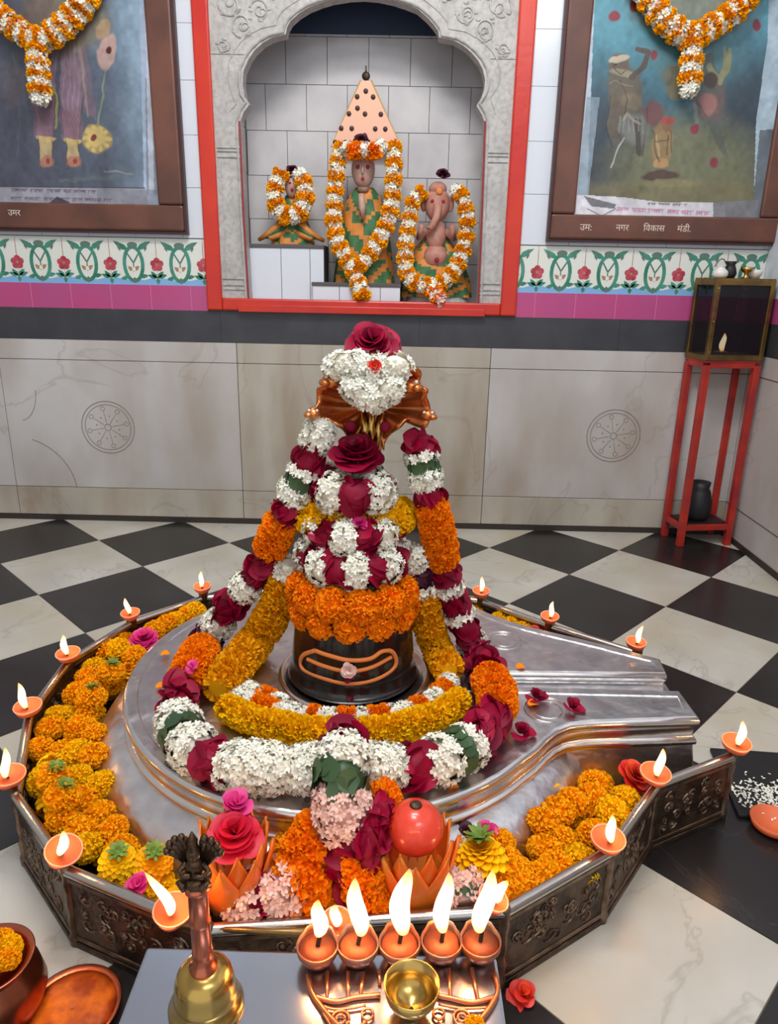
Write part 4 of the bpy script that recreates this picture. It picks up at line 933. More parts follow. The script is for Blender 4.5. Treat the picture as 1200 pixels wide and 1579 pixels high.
for cx_, cy_ in ((.39, -2.16), (.33, -1.80)):
    mb = MB(); ring(mb, (cx_, cy_, .277), .055, .0022, M_silver2, 40, 'z'); ring(mb, (cx_, cy_, .277), .038, .0016, M_silver2, 40, 'z'); offset(mb.build('embossed_ring', smooth=True), ped)

# the railing
RV = [F(x, y, .19)[:2] for x, y in [(1130, 1163), (1013, 1208), (942, 1308), (779, 1401), (322, 1430), (102, 1338), (24, 1225), (44, 1100), (105, 1018), (203, 958), (314, 920)]]
RV += [np.array([-.40, -1.27]), np.array([.05, -1.26])]+[F(x, y, .19)[:2] for x, y in [(742, 925), (848, 963), (983, 1005)]]
rail = thing('metal_railing', (-.13, -2.0, 0), 'low embossed metal railing enclosing the silver pedestal', 'railing')
R_ = random.Random(4)
for i in range(len(RV)-1):
    a = Vector((*RV[i], 0)); b = Vector((*RV[i+1], 0)); d = (b-a); L = d.length; d.normalize(); nn = Vector((d.y, -d.x, 0))
    if nn.dot(a-Vector((-.1, -2.0, 0))) < 0: nn = -nn
    mb = MB(); P4 = lambda u, v, w_: a+d*u+nn*w_+Vector((0, 0, v))
    def pbox(u0, u1, v0, v1, w0, w1, m):
        vs = [P4(u, v, w_) for v in (v0, v1) for u, w_ in ((u0, w0), (u1, w0), (u1, w1), (u0, w1))]
        mb.add(vs, [(0,3,2,1),(4,5,6,7),(0,1,5,4),(1,2,6,5),(2,3,7,6),(3,0,4,7)], m)
    pbox(.008, L-.008, .012, .170, -.004, .004, M_bronze)
    # scrolls and curls standing proud of the sheet, on both faces
    for side in (1, -1):
        for q in range(int(L/.010)):
            cx_ = R_.uniform(.03, L-.03); cz_ = R_.uniform(.045, .145); r0 = R_.uniform(.010, .020); s0 = R_.choice([-1, 1]); a0 = R_.uniform(0, 6.28); pts = []
            for k_ in range(12):
                f = k_/11; aa = a0+s0*f*7.0; rr = r0*(1-.75*f); pts.append(P4(min(max(cx_+rr*math.cos(aa), .012), L-.012), cz_+rr*math.sin(aa), side*.0048))
            mb.tube(pts, [.0026*(1-.4*k_/11) for k_ in range(12)], M_bronze2, 5)
            if q % 2: mb.ell(tuple(P4(cx_, cz_, side*.005)), (.006, .006, .006), M_bronze2, 5)
    offset(mb.build('embossed_panel'), rail)
    mb = MB(); pbox(.006, L-.006, .0, .014, -.010, .010, M_bronze); pbox(.006, L-.006, .016, .026, -.007, .007, M_bronze2); offset(mb.build('bottom_rail', bevel=.002), rail)
    mb = MB(); mb.tube([P4(.003, .184, 0), P4(L-.003, .184, 0)], .0115, M_rail, 14); offset(mb.build('top_rail', smooth=True, ang=1.2), rail)
    mb = MB(); pbox(.006, L-.006, .164, .173, -.008, .008, M_bronze2); offset(mb.build('rail_moulding'), rail)
for i, v in enumerate(RV):
    mb = MB(); mb.lathe([(.012, 0), (.013, .02), (.009, .03), (.011, .06), (.0075, .075), (.011, .10), (.009, .13), (.012, .155), (.010, .165), (.012, .19), (.008, .198)], (v[0], v[1], 0), M_bronze2, 16); offset(mb.build('post', smooth=True), rail)
    if i >= 9 and i not in (11, 12):
        mb = MB(); mb.lathe([(.017, .17), (.016, .20), (.018, .205), (.018, .222), (.021, .225), (.020, .229)], (v[0], v[1], 0), M_brassd, 18); offset(mb.build('lamp_holder', smooth=True), rail)
mb = MB(); mb.prism([[tuple(v) for v in (np.array(RV)-np.array([-.1, -2]))*.985+np.array([-.1, -2])]], .002, .075, M_bronze, axis='z'); tag(mb.build('altar_floor_tray'), 'dark metal tray floor inside the embossed railing', 'tray')

# ---------------------------------------------------------------- the stone and what is stacked on it
LX, LY = -.105, -2.0
mb = MB(); mb.lathe([(.166, .282), (.176, .288), (.170, .296), (.160, .305), (.163, .33), (.162, .36), (.155, .42), (.145, .48), (.132, .55), (.115, .62), (.095, .68), (.07, .73), (.035, .76), (0, .768)], (LX, LY, 0), M_stone, 48)
stone = thing('black_stone', (LX, LY, .28), 'black oiled stone with orange paste lines under the orange flower ring', 'stone')
offset(mb.build('stone', smooth=True), stone)
def oncyl(px, py, R):
    v = ray(px, py); ox, oy = CC[0]-LX, CC[1]-LY; A_ = v[0]**2+v[1]**2; B_ = 2*(ox*v[0]+oy*v[1]); C_ = ox*ox+oy*oy-R*R
    t_ = (-B_-math.sqrt(max(0, B_*B_-4*A_*C_)))/(2*A_); return CC+v*t_
def paste(pp, w_, nm, closed=False):
    mb = MB(); P_, _ = spline([oncyl(x, y, .1605) for x, y in pp], 50); mb.tube(P_, w_, M_paste, 8); offset(mb.build(nm, smooth=True), stone)
paste([(486, 1003), (505, 1010), (538, 1018), (570, 1016), (588, 1005), (600, 1003)], .0055, 'paste_line')
paste([(474, 1016), (500, 1027), (535, 1035), (570, 1030), (604, 1013)], .0052, 'paste_line')
paste([(486, 1003), (468, 1010), (464, 1022), (470, 1033), (500, 1046), (540, 1054), (580, 1047), (606, 1031), (611, 1018), (606, 1006), (600, 1003)], .0058, 'paste_line')
def rot_axis(c): return (c[0]-LX, c[1]-LY, 0)
c0 = oncyl(538, 1034, .17); rose_thing('small_flower', tuple(c0), .02, (0, -1, .3), 'small pale pink flower stuck on the black stone', M_pkf, n=16)
c0 = oncyl(538, 1045, .166); rose_thing('small_flower', tuple(c0), .014, (0, -1, .3), 'small red petal cluster just under the pale pink flower on the stone', M_rose, n=10)
rose_thing('rose_petal', tuple(F(538, 1080, .292)), .022, (0, -.5, 1), 'crimson petal lying on the silver collar in front of the stone', M_rose, n=5)

# ring of single orange marigold heads
t = thing('marigold_garland', (LX, LY, .45), 'ring of big bright orange marigold heads round the black stone', 'garland')
def head_part(c, r, m, root, ax, nm='marigold_head', sq=.8, nn_=190):
    mb = MB(); marigold_mesh(mb, np.array(c), r, m, sq, nn_, ax); offset(mb.build(nm), root)
for k_ in range(12):
    a = 2*PI*k_/12-PI/2+.2; c0 = (LX+.138*math.cos(a), LY+.138*math.sin(a), .538); head_part(c0, .046, M_mari2, t, (math.cos(a), math.sin(a), .45), nn_=340)
for k_ in range(12):
    a = 2*PI*k_/12-PI/2; c0 = (LX+.138*math.cos(a), LY+.134*math.sin(a), .477); head_part(c0, .044, M_mari2, t, (math.cos(a), math.sin(a), -.2), nn_=260)
def circ(R, z, n_=24, a0=0, tilt=0): return [(LX+R*math.cos(a0+2*PI*i/n_), LY+R*math.sin(a0+2*PI*i/n_), z+tilt*math.sin(a0+2*PI*i/n_)) for i in range(n_+1)]
t = thing('striped_garland', (LX, LY, .6), 'wide lower ring of white flowers and crimson petals above the orange ring', 'garland')
garland(t, circ(.100, .618, 24, .3), alt(16, 'rw', 1), [.054], .9, 300)
t = thing('striped_garland', (LX, LY, .68), 'upper ring of white flowers and crimson petals directly under the yellow ring', 'garland')
garland(t, circ(.085, .694, 24, .1), alt(12, 'wr', 1), [.046], .9, 300)
rose_thing('small_flower', (LX+.02, LY-.09, .735), .022, (0, -.6, 1), 'small crimson flower tucked on top of the striped rings', M_magenta, n=12)
t = thing('marigold_garland', (LX, LY, .72), 'yellow marigold ring between the two striped crimson and white rings', 'garland')
garland(t, [(LX+(p[0]-LX)*1.0, LY+.022+(p[1]-LY)*.50, p[2]) for p in circ(.112, .718, 24, .5, -.01)], [('y', 1)]*12, [.044], 1.2, 300)
t = thing('striped_garland', (LX, LY, .8), 'topmost small ring of crimson petals and white flowers under the big rose', 'garland')
garland(t, circ(.062, .796, 24, -1.9), [('r', 1.1), ('w', 1.4), ('r', 1), ('w', 1), ('r', 1), ('w', 1), ('r', 1), ('w', .8)], [.056], .9, 240)
rose_thing('rose', (LX+.008, LY-.02, .885), .072, (0, -.35, 1), 'big crimson rose on top of the flower-covered stone, in front of the snake hood', M_rose, n=34)

# ---------------------------------------------------------------- five-headed snake hood
HY = -1.93
hood = thing('snake_hood', (-.065, -1.80, .28), 'brass and copper many-headed snake hood rising behind the stone', 'hood')
mb = MB(); mb.tube([(-.10, -1.80, .28), (-.10, -1.79, .45), (-.10, -1.80, .62), (-.09, -1.84, .78), (-.072, -1.90, .88), (-.065, -1.925, .93), (-.062, -1.93, 1.0)], [.05, .045, .04, .036, .034, .038, .03], M_hood, 16); offset(mb.build('neck', smooth=True), hood)
ol = [(541, 694), (538, 678), (528, 662), (511, 651), (494, 644), (482, 643), (478, 632), (488, 626), (490, 612), (489, 600), (497, 597), (503, 588), (500, 576), (510, 566), (524, 562), (534, 552), (550, 548), (562, 552), (576, 544), (592, 552), (604, 548), (618, 553), (626, 562),
      (640, 566), (650, 576), (646, 588), (652, 597), (660, 602), (657, 612), (661, 622), (663, 640), (656, 660), (645, 656), (630, 646), (616, 660), (602, 670), (594, 682), (592, 694)]
P_, _ = spline([(x, y, 0) for x, y in ol], 110); cxp, cyp = 574, 628; vs = []; fs = []; K = 10
for j, (x, y, _) in enumerate(P_):
    for k_ in range(K+1):
        f = k_/K; qx = cxp+(x-cxp)*f; qy = cyp+(y-cyp)*f; up_ = max(0, (cyp-qy)/80)
        vs.append(W(qx, qy, HY-.010-.075*f*f*abs((x-cxp)/90)**.8-.05*up_**2+.010*math.sin(j*.55)*f))
for j in range(len(P_)-1):
    for k_ in range(K): a = j*(K+1)+k_; fs.append((a, a+1, a+K+2, a+K+1))
mb.add = mb.add; mb = MB(); mb.add(vs, fs, M_hood); o = mb.build('hood_shell', smooth=True); offset(o, hood)
md = o.modifiers.new('thick', 'SOLIDIFY'); md.thickness = .007; md.offset = 0
mb = MB()
for x0, y0, x1, y1 in ((566, 690, 560, 630), (572, 690, 574, 620), (580, 690, 590, 630)): mb.tube([W(x0, y0, HY-.045), W((x0+x1)/2, (y0+y1)/2, HY-.04), W(x1, y1, HY-.03)], [.013, .010, .006], M_brass, 10)
offset(mb.build('neck_ribs', smooth=True), hood)
for x, y, r_, lx in ((513, 587, .026, -1), (633, 595, .026, 1), (484, 637, .019, -1), (660, 640, .019, 1), (575, 548, .024, 0)):
    c0 = W(x, y, HY-.085); mb = MB(); mb.ell(tuple(c0), (r_, r_*1.15, r_*.75), M_hood, 12); mb.ell((c0[0]+lx*r_*.6, c0[1]-r_*.7, c0[2]-.002), (r_*.6, r_*.7, r_*.4), M_hood, 10)
    h_ = offset(mb.build('snake_head', smooth=True), hood)
    for s_ in (-1, 1):
        mb = MB(); mb.ell((c0[0]+s_*r_*.5, c0[1]-r_*.75, c0[2]+r_*.45), (r_*.2,)*3, M_white, 6); o = mb.build('eye', smooth=True); o.parent = h_
for x, y in ((541, 657), (594, 658), (563, 677)):
    mb = MB(); mb.ell(tuple(W(x, y, HY-.062)), (.013, .006, .015), M_rose, 8); offset(mb.build('kumkum_spot', smooth=True), hood)
t = thing('white_flower_garland', (-.065, -2.0, 1.05), 'cream-white flower bunch lying over the top of the snake hood', 'garland')
HG = -2.035
garland(t, [W(512, 578, HG), W(518, 566, HG), W(536, 563, HG-.01), W(560, 570, HG-.01), W(575, 575, HG-.01), W(595, 570, HG-.01), W(612, 565, HG-.01), W(628, 574, HG)], [('w', 1), ('w', 1), ('w', 1), ('w', 1)], [.022, .032, .038, .040, .038, .032, .024], 1.0, 160)
garland(t, [W(532, 590, HG-.02), W(555, 603, HG-.03), W(576, 612, HG-.03), W(598, 602, HG-.03), W(616, 590, HG-.02)], [('w', 1), ('w', 1), ('w', 1)], [.024, .034, .038, .034, .024], 1.0, 120)
rose_thing('rose', tuple(W(573, 533, -2.0)), .068, (0, -.75, .8), 'bright crimson rose at the very top of the snake hood', M_rose, n=40)
rose_thing('small_flower', tuple(W(578, 565, -2.08)), .02, (0, -1, .3), 'tiny red flower under the topmost rose on the white bunch', M_redf, n=12)

# ---------------------------------------------------------------- the long outer garland
t = thing('long_garland', (-.1, -2.3, .33), 'long thick white, crimson and orange garland from hood to plate with a front tassel', 'garland')
G = lambda x, y, z: F(x, y, z)
left = [W(497, 650, -1.99), W(487, 682, -2.0), W(474, 716, -2.0), W(458, 752, -2.0), W(440, 790, -1.99), W(422, 832, -1.97), W(402, 876, -1.95), W(370, 915, -1.93), W(340, 956, -1.91), W(318, 992, -1.90)]
arc = [G(300, 1022, .345), G(276, 1072, .335), G(276, 1118, .332), G(304, 1158, .332), G(352, 1178, .335), G(410, 1184, .335), G(470, 1186, .335), G(530, 1186, .335), G(600, 1184, .335), G(665, 1176, .335), G(715, 1154, .335), G(752, 1118, .335), G(768, 1080, .335), G(756, 1048, .345)]
right = [W(736, 1008, -1.93), W(716, 966, -1.94), W(698, 926, -1.95), W(690, 888, -1.96), W(682, 852, -1.97), W(672, 806, -1.99), W(662, 762, -2.0), W(652, 716, -2.0), W(645, 672, -1.99)]
allp = left+arc+right
segs = [('w', 46), ('r', 32), ('w', 15), ('l', 9), ('w', 28), ('r', 30), ('o', 62), ('r', 48), ('w', 26), ('r', 48), ('w', 20), ('R', 34), ('o', 62), ('r', 50), ('w', 30), ('l', 13), ('w', 32), ('r', 34)]
lens = sum(b for a, b in segs)
allpath, LL = spline(allp, 900)
# lengths follow the picture's own spacing measured along the projected path
pj = (allpath-CC) @ CR.T; pu = PX+CF*pj[:, 0]/pj[:, 2]; pv = PY+CF*pj[:, 1]/pj[:, 2]; cum = np.r_[0, np.cumsum(np.hypot(np.diff(pu), np.diff(pv)))]; ctot = cum[-1]
rightsegs = [('w', 178), ('r', 34), ('w', 42), ('l', 14), ('w', 24), ('r', 60), ('o', 56), ('r', 56), ('w', 10), ('r', 34), ('w', 12), ('r', 32), ('w', 16), ('r', 24), ('o', 104), ('r', 22), ('w', 28), ('l', 10), ('w', 16), ('r', 26)]
sR = sum(b for a, b in rightsegs); mid = [('w', max(60, ctot-lens-sR))]
segs = segs+mid+rightsegs; tot = sum(b for a, b in segs); a_ = 0
radp = np.interp(np.linspace(0, 1, 900), [0, .04, .15, .28, .34, .40, .6, .66, .75, .85, 1], [.036, .043, .043, .050, .046, .053, .053, .048, .047, .041, .042])
for k_, q_ in segs:
    c0 = a_/tot*ctot; a_ += q_; c1 = a_/tot*ctot; ii = np.where((cum >= c0) & (cum <= c1))[0]
    if len(ii) < 3: ii = np.arange(max(0, ii[0]-1 if len(ii) else int(np.searchsorted(cum, c0))-1), min(900, (ii[-1]+2) if len(ii) else int(np.searchsorted(cum, c0))+2))
    idx = np.unique(np.linspace(ii[0], ii[-1], max(4, min(len(ii), 22))).astype(int)); p_ = allpath[idx]; u = np.linspace(-1, 1, len(p_))
    segment(p_, k_, radp[idx]*(1-.22*np.abs(u)**4)*{'l': .95, 'r': 1.06}.get(k_, 1), t, 1.0)
tas = [G(528, 1138, .375), G(530, 1160, .388), G(529, 1192, .382), G(527, 1225, .352), G(530, 1258, .320), W(536, 1290, -2.615), W(541, 1320, -2.635), W(545, 1352, -2.65)]
garland(t, tas, [('r', 42), ('w', 40), ('l', 24), ('p', 60), ('r', 54)], [.044, .054, .058, .058, .056, .05], 1.0, 200)
# inner yellow garland
t = thing('inner_garland', (-.1, -2.2, .3), 'inner yellow marigold garland lying between the stone and the thick white one', 'garland')
garland(t, [W(447, 868, -1.97), W(438, 905, -1.96), W(420, 948, -1.95), W(395, 988, -1.94), G(362, 1028, .33), G(335, 1062, .325)], [('w', 8), ('Y', 20), ('Y', 24), ('Y', 24), ('Y', 30)], [.035, .042, .046, .046, .042], 1.2, 200)
garland(t, [G(345, 1088, .315), G(385, 1108, .312), G(440, 1122, .312), G(490, 1130, .312), G(545, 1132, .312), G(600, 1126, .312), G(650, 1112, .312), G(690, 1094, .312), G(712, 1075, .315)], [('y', 1)]*6, [.024, .029, .029, .029, .024], 1.1, 240)
garland(t, [W(632, 848, -1.98), W(645, 880, -1.97), W(652, 920, -1.96), W(660, 960, -1.95), W(674, 1000, -1.94), G(694, 1035, .325)], [('w', 18), ('R', 22), ('w', 8), ('Y', 30), ('Y', 28), ('Y', 28), ('Y', 28)], [.036, .038, .036, .034, .034], 1.2, 200)
t = thing('thin_garland', (-.1, -2.2, .3), 'thin row of white and orange small flowers nearest the silver collar', 'garland')
garland(t, [G(345, 1062, .30), G(372, 1078, .30), G(405, 1090, .30), G(450, 1102, .30), G(500, 1108, .30), G(550, 1109, .30), G(600, 1104, .30), G(645, 1092, .30), G(675, 1074, .30), G(696, 1050, .30)], [('w', 3), ('o', 1.5), ('w', 2), ('o', .7), ('w', 1.2), ('o', 1), ('w', .8), ('o', 1.2), ('w', 1.6), ('o', 1), ('w', 1.5), ('o', 1), ('w', 1)], [.024], .95, 240)
garland(t, [G(360, 1052, .30), G(385, 1066, .30), G(412, 1078, .30), G(440, 1088, .30)], [('p', 1), ('w', 1.3), ('o', .8), ('w', .9)], [.022], 1.0, 80)
rose_thing('rose_petal', tuple(F(298, 1027, .395)), .020, (0, -.6, 1), 'bright pink petal stuck on the left orange part of the long garland', M_magenta, n=5)

# ================================================================ LOOSE FLOWERS
def inpoly(x, y, P_):
    ins = False
    for i in range(len(P_)):
        (xa, ya), (xb, yb) = P_[i], P_[(i+1) % len(P_)]
        if (ya > y) != (yb > y) and x < (xb-xa)*(y-ya)/(yb-ya)+xa: ins = not ins
    return ins
def proto(m, sq, n_, seed, sepal=False):
    mb = MB(); marigold_mesh(mb, np.zeros(3), 1, m, sq, n_)
    me = mb.build('marigold'); COL.objects.unlink(me); d = me.data; bpy.data.objects.remove(me); return d
def sepal_mesh():
    mb = MB(); k = 14; N = []; Dn = []
    for i in range(k):
        a = 2*PI*i/k; q = .5 if i % 2 else .9; Dn.append((math.cos(a), math.sin(a), q)); N.append((-.3*math.cos(a), -.3*math.sin(a), 1))
    petals(mb, T_SPOON, np.zeros((k, 3)), np.array(Dn), np.array(N), .28, .8, M_green); mb.ell((0, 0, .1), (.2, .2, .12), M_green, 6)
    me = mb.build('sepals'); COL.objects.unlink(me); d = me.data; bpy.data.objects.remove(me); return d
def flat_mesh(m):   # an opened head with longer petals
    mb = MB(); k = 90; Dn = []; N = []; O_ = []; W_ = []; L_ = []
    for i in range(k):
        f = i/k; a = i*2.4; el_ = 1.35-1.5*f; Dn.append((math.cos(a)*math.cos(el_), math.sin(a)*math.cos(el_), math.sin(el_))); N.append((-math.cos(a)*math.sin(el_), -math.sin(a)*math.sin(el_), math.cos(el_)))
        O_.append((0, 0, -.25*f)); W_.append(.42); L_.append(.62+.42*f)
    petals(mb, T_CUP, np.array(O_), np.array(Dn), np.array(N), np.array(W_), np.array(L_), m)
    mb.ell((0, 0, -.1), (.5, .5, .3), m, 6)
    me = mb.build('flat'); COL.objects.unlink(me); d = me.data; bpy.data.objects.remove(me); return d
PR = {'m': [proto(M_mari, .7, 300, i) for i in range(3)], 'o': [proto(M_mari2, .7, 300, i) for i in range(2)], 'y': [proto(M_yel, .7, 300, i) for i in range(2)], 'f': [flat_mesh(M_yel), flat_mesh(M_mari)]}
SEP = sepal_mesh()
def loose(kind, c, r, label, group, sep=False, tilt=.5):
    d = random.choice(PR[kind]); o = bpy.data.objects.new('marigold', d); COL.objects.link(o); o.location = c; o.scale = (r, r, r)
    o.rotation_euler = (random.uniform(-tilt, tilt), random.uniform(-tilt, tilt), random.uniform(0, 6.28)); tag(o, label, 'flower', group)
    if sep:
        s_ = bpy.data.objects.new('green_sepals', SEP); COL.objects.link(s_); s_.parent = o; s_.location = (0, 0, .55); s_.scale = (.8, .8, .8)
    return o
def heap(pp, layers, kinds, label, group, rmin, rmax, mind, seps=0.0):
    for z, kk in layers:
        xy = np.array([F(x, y, z)[:2] for x, y in pp]); lo, hi = xy.min(0), xy.max(0); pts = []
        for _ in range(2500):
            q = lo+(hi-lo)*rng.random(2)
            if inpoly(q[0], q[1], [tuple(v) for v in xy]) and all(np.hypot(*(q-p_)) > mind for p_ in pts): pts.append(q)
        for q in pts:
            dist = math.hypot(q[0]-CX, q[1]-CY); zz_ = max(z, .02) if dist > .70 else z+.35*(.70-dist)
            loose(random.choice(kinds), (q[0], q[1], zz_+random.uniform(-.008, .008)), random.uniform(rmin, rmax), label, group)
LP = [(158, 1005), (190, 985), (222, 985), (232, 1005), (172, 1065), (152, 1110), (146, 1150), (150, 1195), (178, 1260), (235, 1325), (282, 1365), (300, 1405), (255, 1395), (175, 1345), (112, 1300), (62, 1215), (52, 1190), (72, 1130), (108, 1060)]
heap(LP, [(.105, 0), (.150, 1)], 'mmmyyf', 'orange-yellow marigold in the long heap along the left side of the railing', 'marigolds heaped along the left railing', .034, .046, .052)
RPOLY = [(800, 1365), (838, 1335), (836, 1275), (868, 1235), (905, 1212), (948, 1212), (972, 1238), (958, 1272), (920, 1318), (870, 1348), (820, 1380)]
heap(RPOLY, [(.105, 0), (.150, 1)], 'mmy', 'orange-yellow marigold in the small heap inside the right front railing', 'marigolds heaped at the right front railing', .034, .044, .052)
MID = [(345, 1398), (420, 1385), (440, 1300), (500, 1290), (585, 1345), (600, 1388), (690, 1388), (710, 1345), (770, 1330), (800, 1362), (770, 1385), (600, 1402), (400, 1408)]
heap(MID, [(.10, 0), (.145, 1)], 'ommo', 'orange marigold in the heap at the front between the two lotus holders', 'marigolds heaped at the front railing', .034, .042, .052)
for i, (x, y, z) in enumerate([(290, 948, .17), (302, 942, .18), (255, 962, .17), (270, 958, .16), (238, 972, .17), (182, 1000, .19), (208, 1012, .185)]):
    loose('my'[i % 2], tuple(F(x, y, z)), .038, 'marigold lying between the pedestal and the back left railing', 'marigolds behind the pedestal on the left')
for i, (x, y, z) in enumerate([(722, 930, .16), (770, 955, .15), (790, 962, .15), (808, 970, .15), (738, 938, .15)]):
    loose('y', tuple(F(x, y, z)), .032, 'marigold lying between the spout and the back right railing', 'marigolds behind the spout')
rose_thing('rose', tuple(F(222, 985, .19)), .046, (0, -.3, 1), 'magenta rose between marigolds at the back left railing', M_magenta, n=24)
rose_thing('red_flower', tuple(F(824, 974, .16)), .03, (0, -.3, 1), 'small red flower beside the marigolds behind the spout', M_redf, n=14)
rose_thing('red_flower', tuple(F(980, 1196, .17)), .042, (.3, -.4, 1), 'red flower at the right end of the railing trough', M_redf, n=30)
for x, y, z, lb in ((84, 1200, .20, 'near the leftmost lamp'), (96, 1228, .20, 'below the leftmost lamp'), (143, 1076, .195, 'at the narrow part of the left heap'), (182, 1325, .19, 'in the lower left heap near the inward-facing lamp'), (237, 1325, .195, 'in the lower left heap beside the bell handle'), (172, 1036, .20, 'near the top of the left heap')):
    loose('f' if y > 1300 else 'm', tuple(F(x, y, z)), .040, 'upturned marigold with green sepals %s' % lb, None, True, .35)
loose('f', tuple(F(742, 1318, .20)), .056, 'large open marigold with green sepals right of the red globe', None, True, .2)
for i, (x, y) in enumerate(((712, 1300), (770, 1300), (705, 1335), (780, 1330), (800, 1345), (815, 1362), (838, 1352))): loose('m', tuple(F(x, y, .17)), .036, 'marigold around the large open one right of the red globe', 'marigolds right of the red globe')
rose_thing('plum_flower', tuple(F(718, 1285, .19)), .028, (0, -.4, 1), 'plum coloured flower left of the plate edge behind the open marigold', M_rose2, n=16)
rose_thing('magenta_flower', tuple(F(750, 1283, .19)), .028, (0, -.4, 1), 'pink and magenta flower behind the open marigold', M_magenta, n=14)
rose_thing('magenta_flower', tuple(F(212, 1363, .19)), .026, (0, -.4, 1), 'magenta petals among the marigolds at the lower left railing', M_magenta, n=10)
rose_thing('rose', tuple(F(656, 1392, .16)), .05, (0, -.3, 1), 'dark crimson rose in front of the right lotus holder', M_rose, n=22)
rose_thing('rose', tuple(F(548, 1362, .20)), .046, (0, -.5, 1), 'crimson rose in the front heap behind the second flame', M_rose, n=22)
rose_thing('rose', tuple(F(592, 1398, .17)), .03, (0, -.5, 1), 'small red rose low in the front heap', M_rose, n=14)
for x, y, lb, ax in ((828, 1073, 'crimson petal on the spout next to the orange fleck', (0, 0, 1)), (884, 1090, 'crimson petal lying alone on the front bank of the spout', (.2, -.1, 1)), (805, 1128, 'crimson petals beside the right side of the long garland', (0, 0, 1))):
    rose_thing('rose_petal', tuple(F(x, y, .292)), .034, ax, lb, M_rose, n=6)
for x, y, z in ((815, 1087, .284), (797, 1030, .284), (690, 1214, .284), (240, 1060, .284), (238, 1130, .284), (248, 1010, .284)):
    mb = MB(); petals(mb, T_CUP, np.array([[0, 0, 0]]), np.array([[1, .3, .1]]), np.array([[0, 0, 1]]), .022, .024, M_mari2); o = mb.build('marigold_petal', smooth=True); o.location = tuple(F(x, y, z))
    tag(o, 'loose orange petal lying on the silver plate', 'petal', 'loose petals on the silver plate')
for x, y in ((848, 1215), (823, 1225)):
    mb = MB(); petals(mb, T_CUP, np.array([[0, 0, 0]]), np.array([[1, .8, .1]]), np.array([[0, 0, 1]]), .022, .03, M_mari); o = mb.build('marigold_petal', smooth=True); o.location = tuple(F(x, y, .178))
    tag(o, 'loose orange petal stuck on the sloping silver skirt', 'petal', 'loose petals on the sloping skirt')
# short strings in the front trough
t = thing('marigold_garland', (-.14, -2.6, .2), 'thick orange marigold string hanging left of the front tassel', 'garland')
garland(t, [F(495, 1262, .29), W(482, 1290, -2.60), W(468, 1325, -2.63), W(462, 1360, -2.65), W(468, 1398, -2.66)], [('o', 1), ('o', 1.1), ('o', 1.2), ('o', 1.1)], [.03, .046, .056, .058, .05], 1.1, 160)
t = thing('marigold_garland', (.0, -2.6, .2), 'short orange marigold string just right of the front tassel', 'garland')
garland(t, [F(588, 1225, .31), W(590, 1250, -2.60), W(572, 1300, -2.66), W(560, 1350, -2.66), W(575, 1398, -2.665)], [('o', 1), ('r', 1), ('r', 1), ('o', 1), ('o', 1)], [.03, .034, .032, .04, .04], 1.1, 160)
t = thing('pink_white_garland', (-.25, -2.68, .15), 'pale pinkish white flower string with a plum stripe at the front left corner', 'garland')
garland(t, [W(352, 1398, -2.67), W(380, 1386, -2.67), W(408, 1376, -2.67), W(436, 1372, -2.665), W(458, 1384, -2.66)], [('p', 1.3), ('p', 1.2), ('r', .45), ('p', 1.2), ('p', .8)], [.024, .044, .05, .056, .04], 1.1, 160)
t = thing('pink_white_garland', (.12, -2.66, .15), 'short pale pink flower string right of the lotus with the red globe', 'garland')
garland(t, [W(712, 1345, -2.63), W(716, 1372, -2.65), W(720, 1392, -2.67)], [('p', 1.3), ('l', .5), ('p', 1)], [.03, .036, .03], 1.1, 80)

# ================================================================ LOTUS HOLDERS
def lotus(c, label, globe, R0=.070, H0=.13):
    t = thing('lotus_holder', c, label, 'flower holder')
    mb = MB(); mb.lathe([(0, 0), (R0*.55, 0), (R0*.75, H0*.25), (R0*.82, H0*.55), (R0*.78, H0*.55), (R0*.5, H0*.2), (0, H0*.15)], (0, 0, 0), M_lotus, 28); o = mb.build('cup', smooth=True); o.parent = t
    for ringi, (k, rr, hh, off) in enumerate(((8, 1.0, 1.0, 0), (8, .86, 1.08, .39))):
        for i in range(k):
            a = 2*PI*i/k+off; mb = MB(); vs = []; nn_ = 8; mm_ = 6
            for j in range(nn_+1):
                f = j/nn_; wd = .60*R0*(math.sin(PI*min(1, f*.62+.22))**.8)*(1-max(0, f-.55)/.45)**.8+.0008; rad = rr*R0*(.55+.62*math.sin(f*1.6)*.75)+.010*f*f; z = hh*H0*f
                for q in range(mm_+1):
                    u = -1+2*q/mm_; an = a+u*wd/(rad+.02); r2 = rad*(1-.04*u*u)+.003*(1-abs(u)); vs.append((r2*math.cos(an), r2*math.sin(an), z))
            fs = [(j*(mm_+1)+q, j*(mm_+1)+q+1, (j+1)*(mm_+1)+q+1, (j+1)*(mm_+1)+q) for j in range(nn_) for q in range(mm_)]
            mb.add(vs, fs, M_lotus); o = mb.build('petal', smooth=True); o.parent = t; md = o.modifiers.new('t', 'SOLIDIFY'); md.thickness = .003
    if globe:
        mb = MB(); mb.ell((0, 0, H0*1.10), (.054, .054, .050), M_lotusred, 20); o = mb.build('red_globe', smooth=True); o.parent = t
        tag(o, 'shiny red globe')
        mb = MB(); mb.ell((0, 0, H0*1.10+.050), (.012, .012, .005), M_bronze, 8); o = mb.build('cap', smooth=True); o.parent = o.parent or t
        o.parent = t
    return t
lotus(tuple(F(636, 1392, .135)), 'orange lotus-shaped holder with a shiny red globe behind the middle flames', True, .074, .165)
lotus(tuple(F(362, 1398, .135)), 'orange lotus-shaped holder with a crimson rose, half behind the bell handle', False, .070, .165)
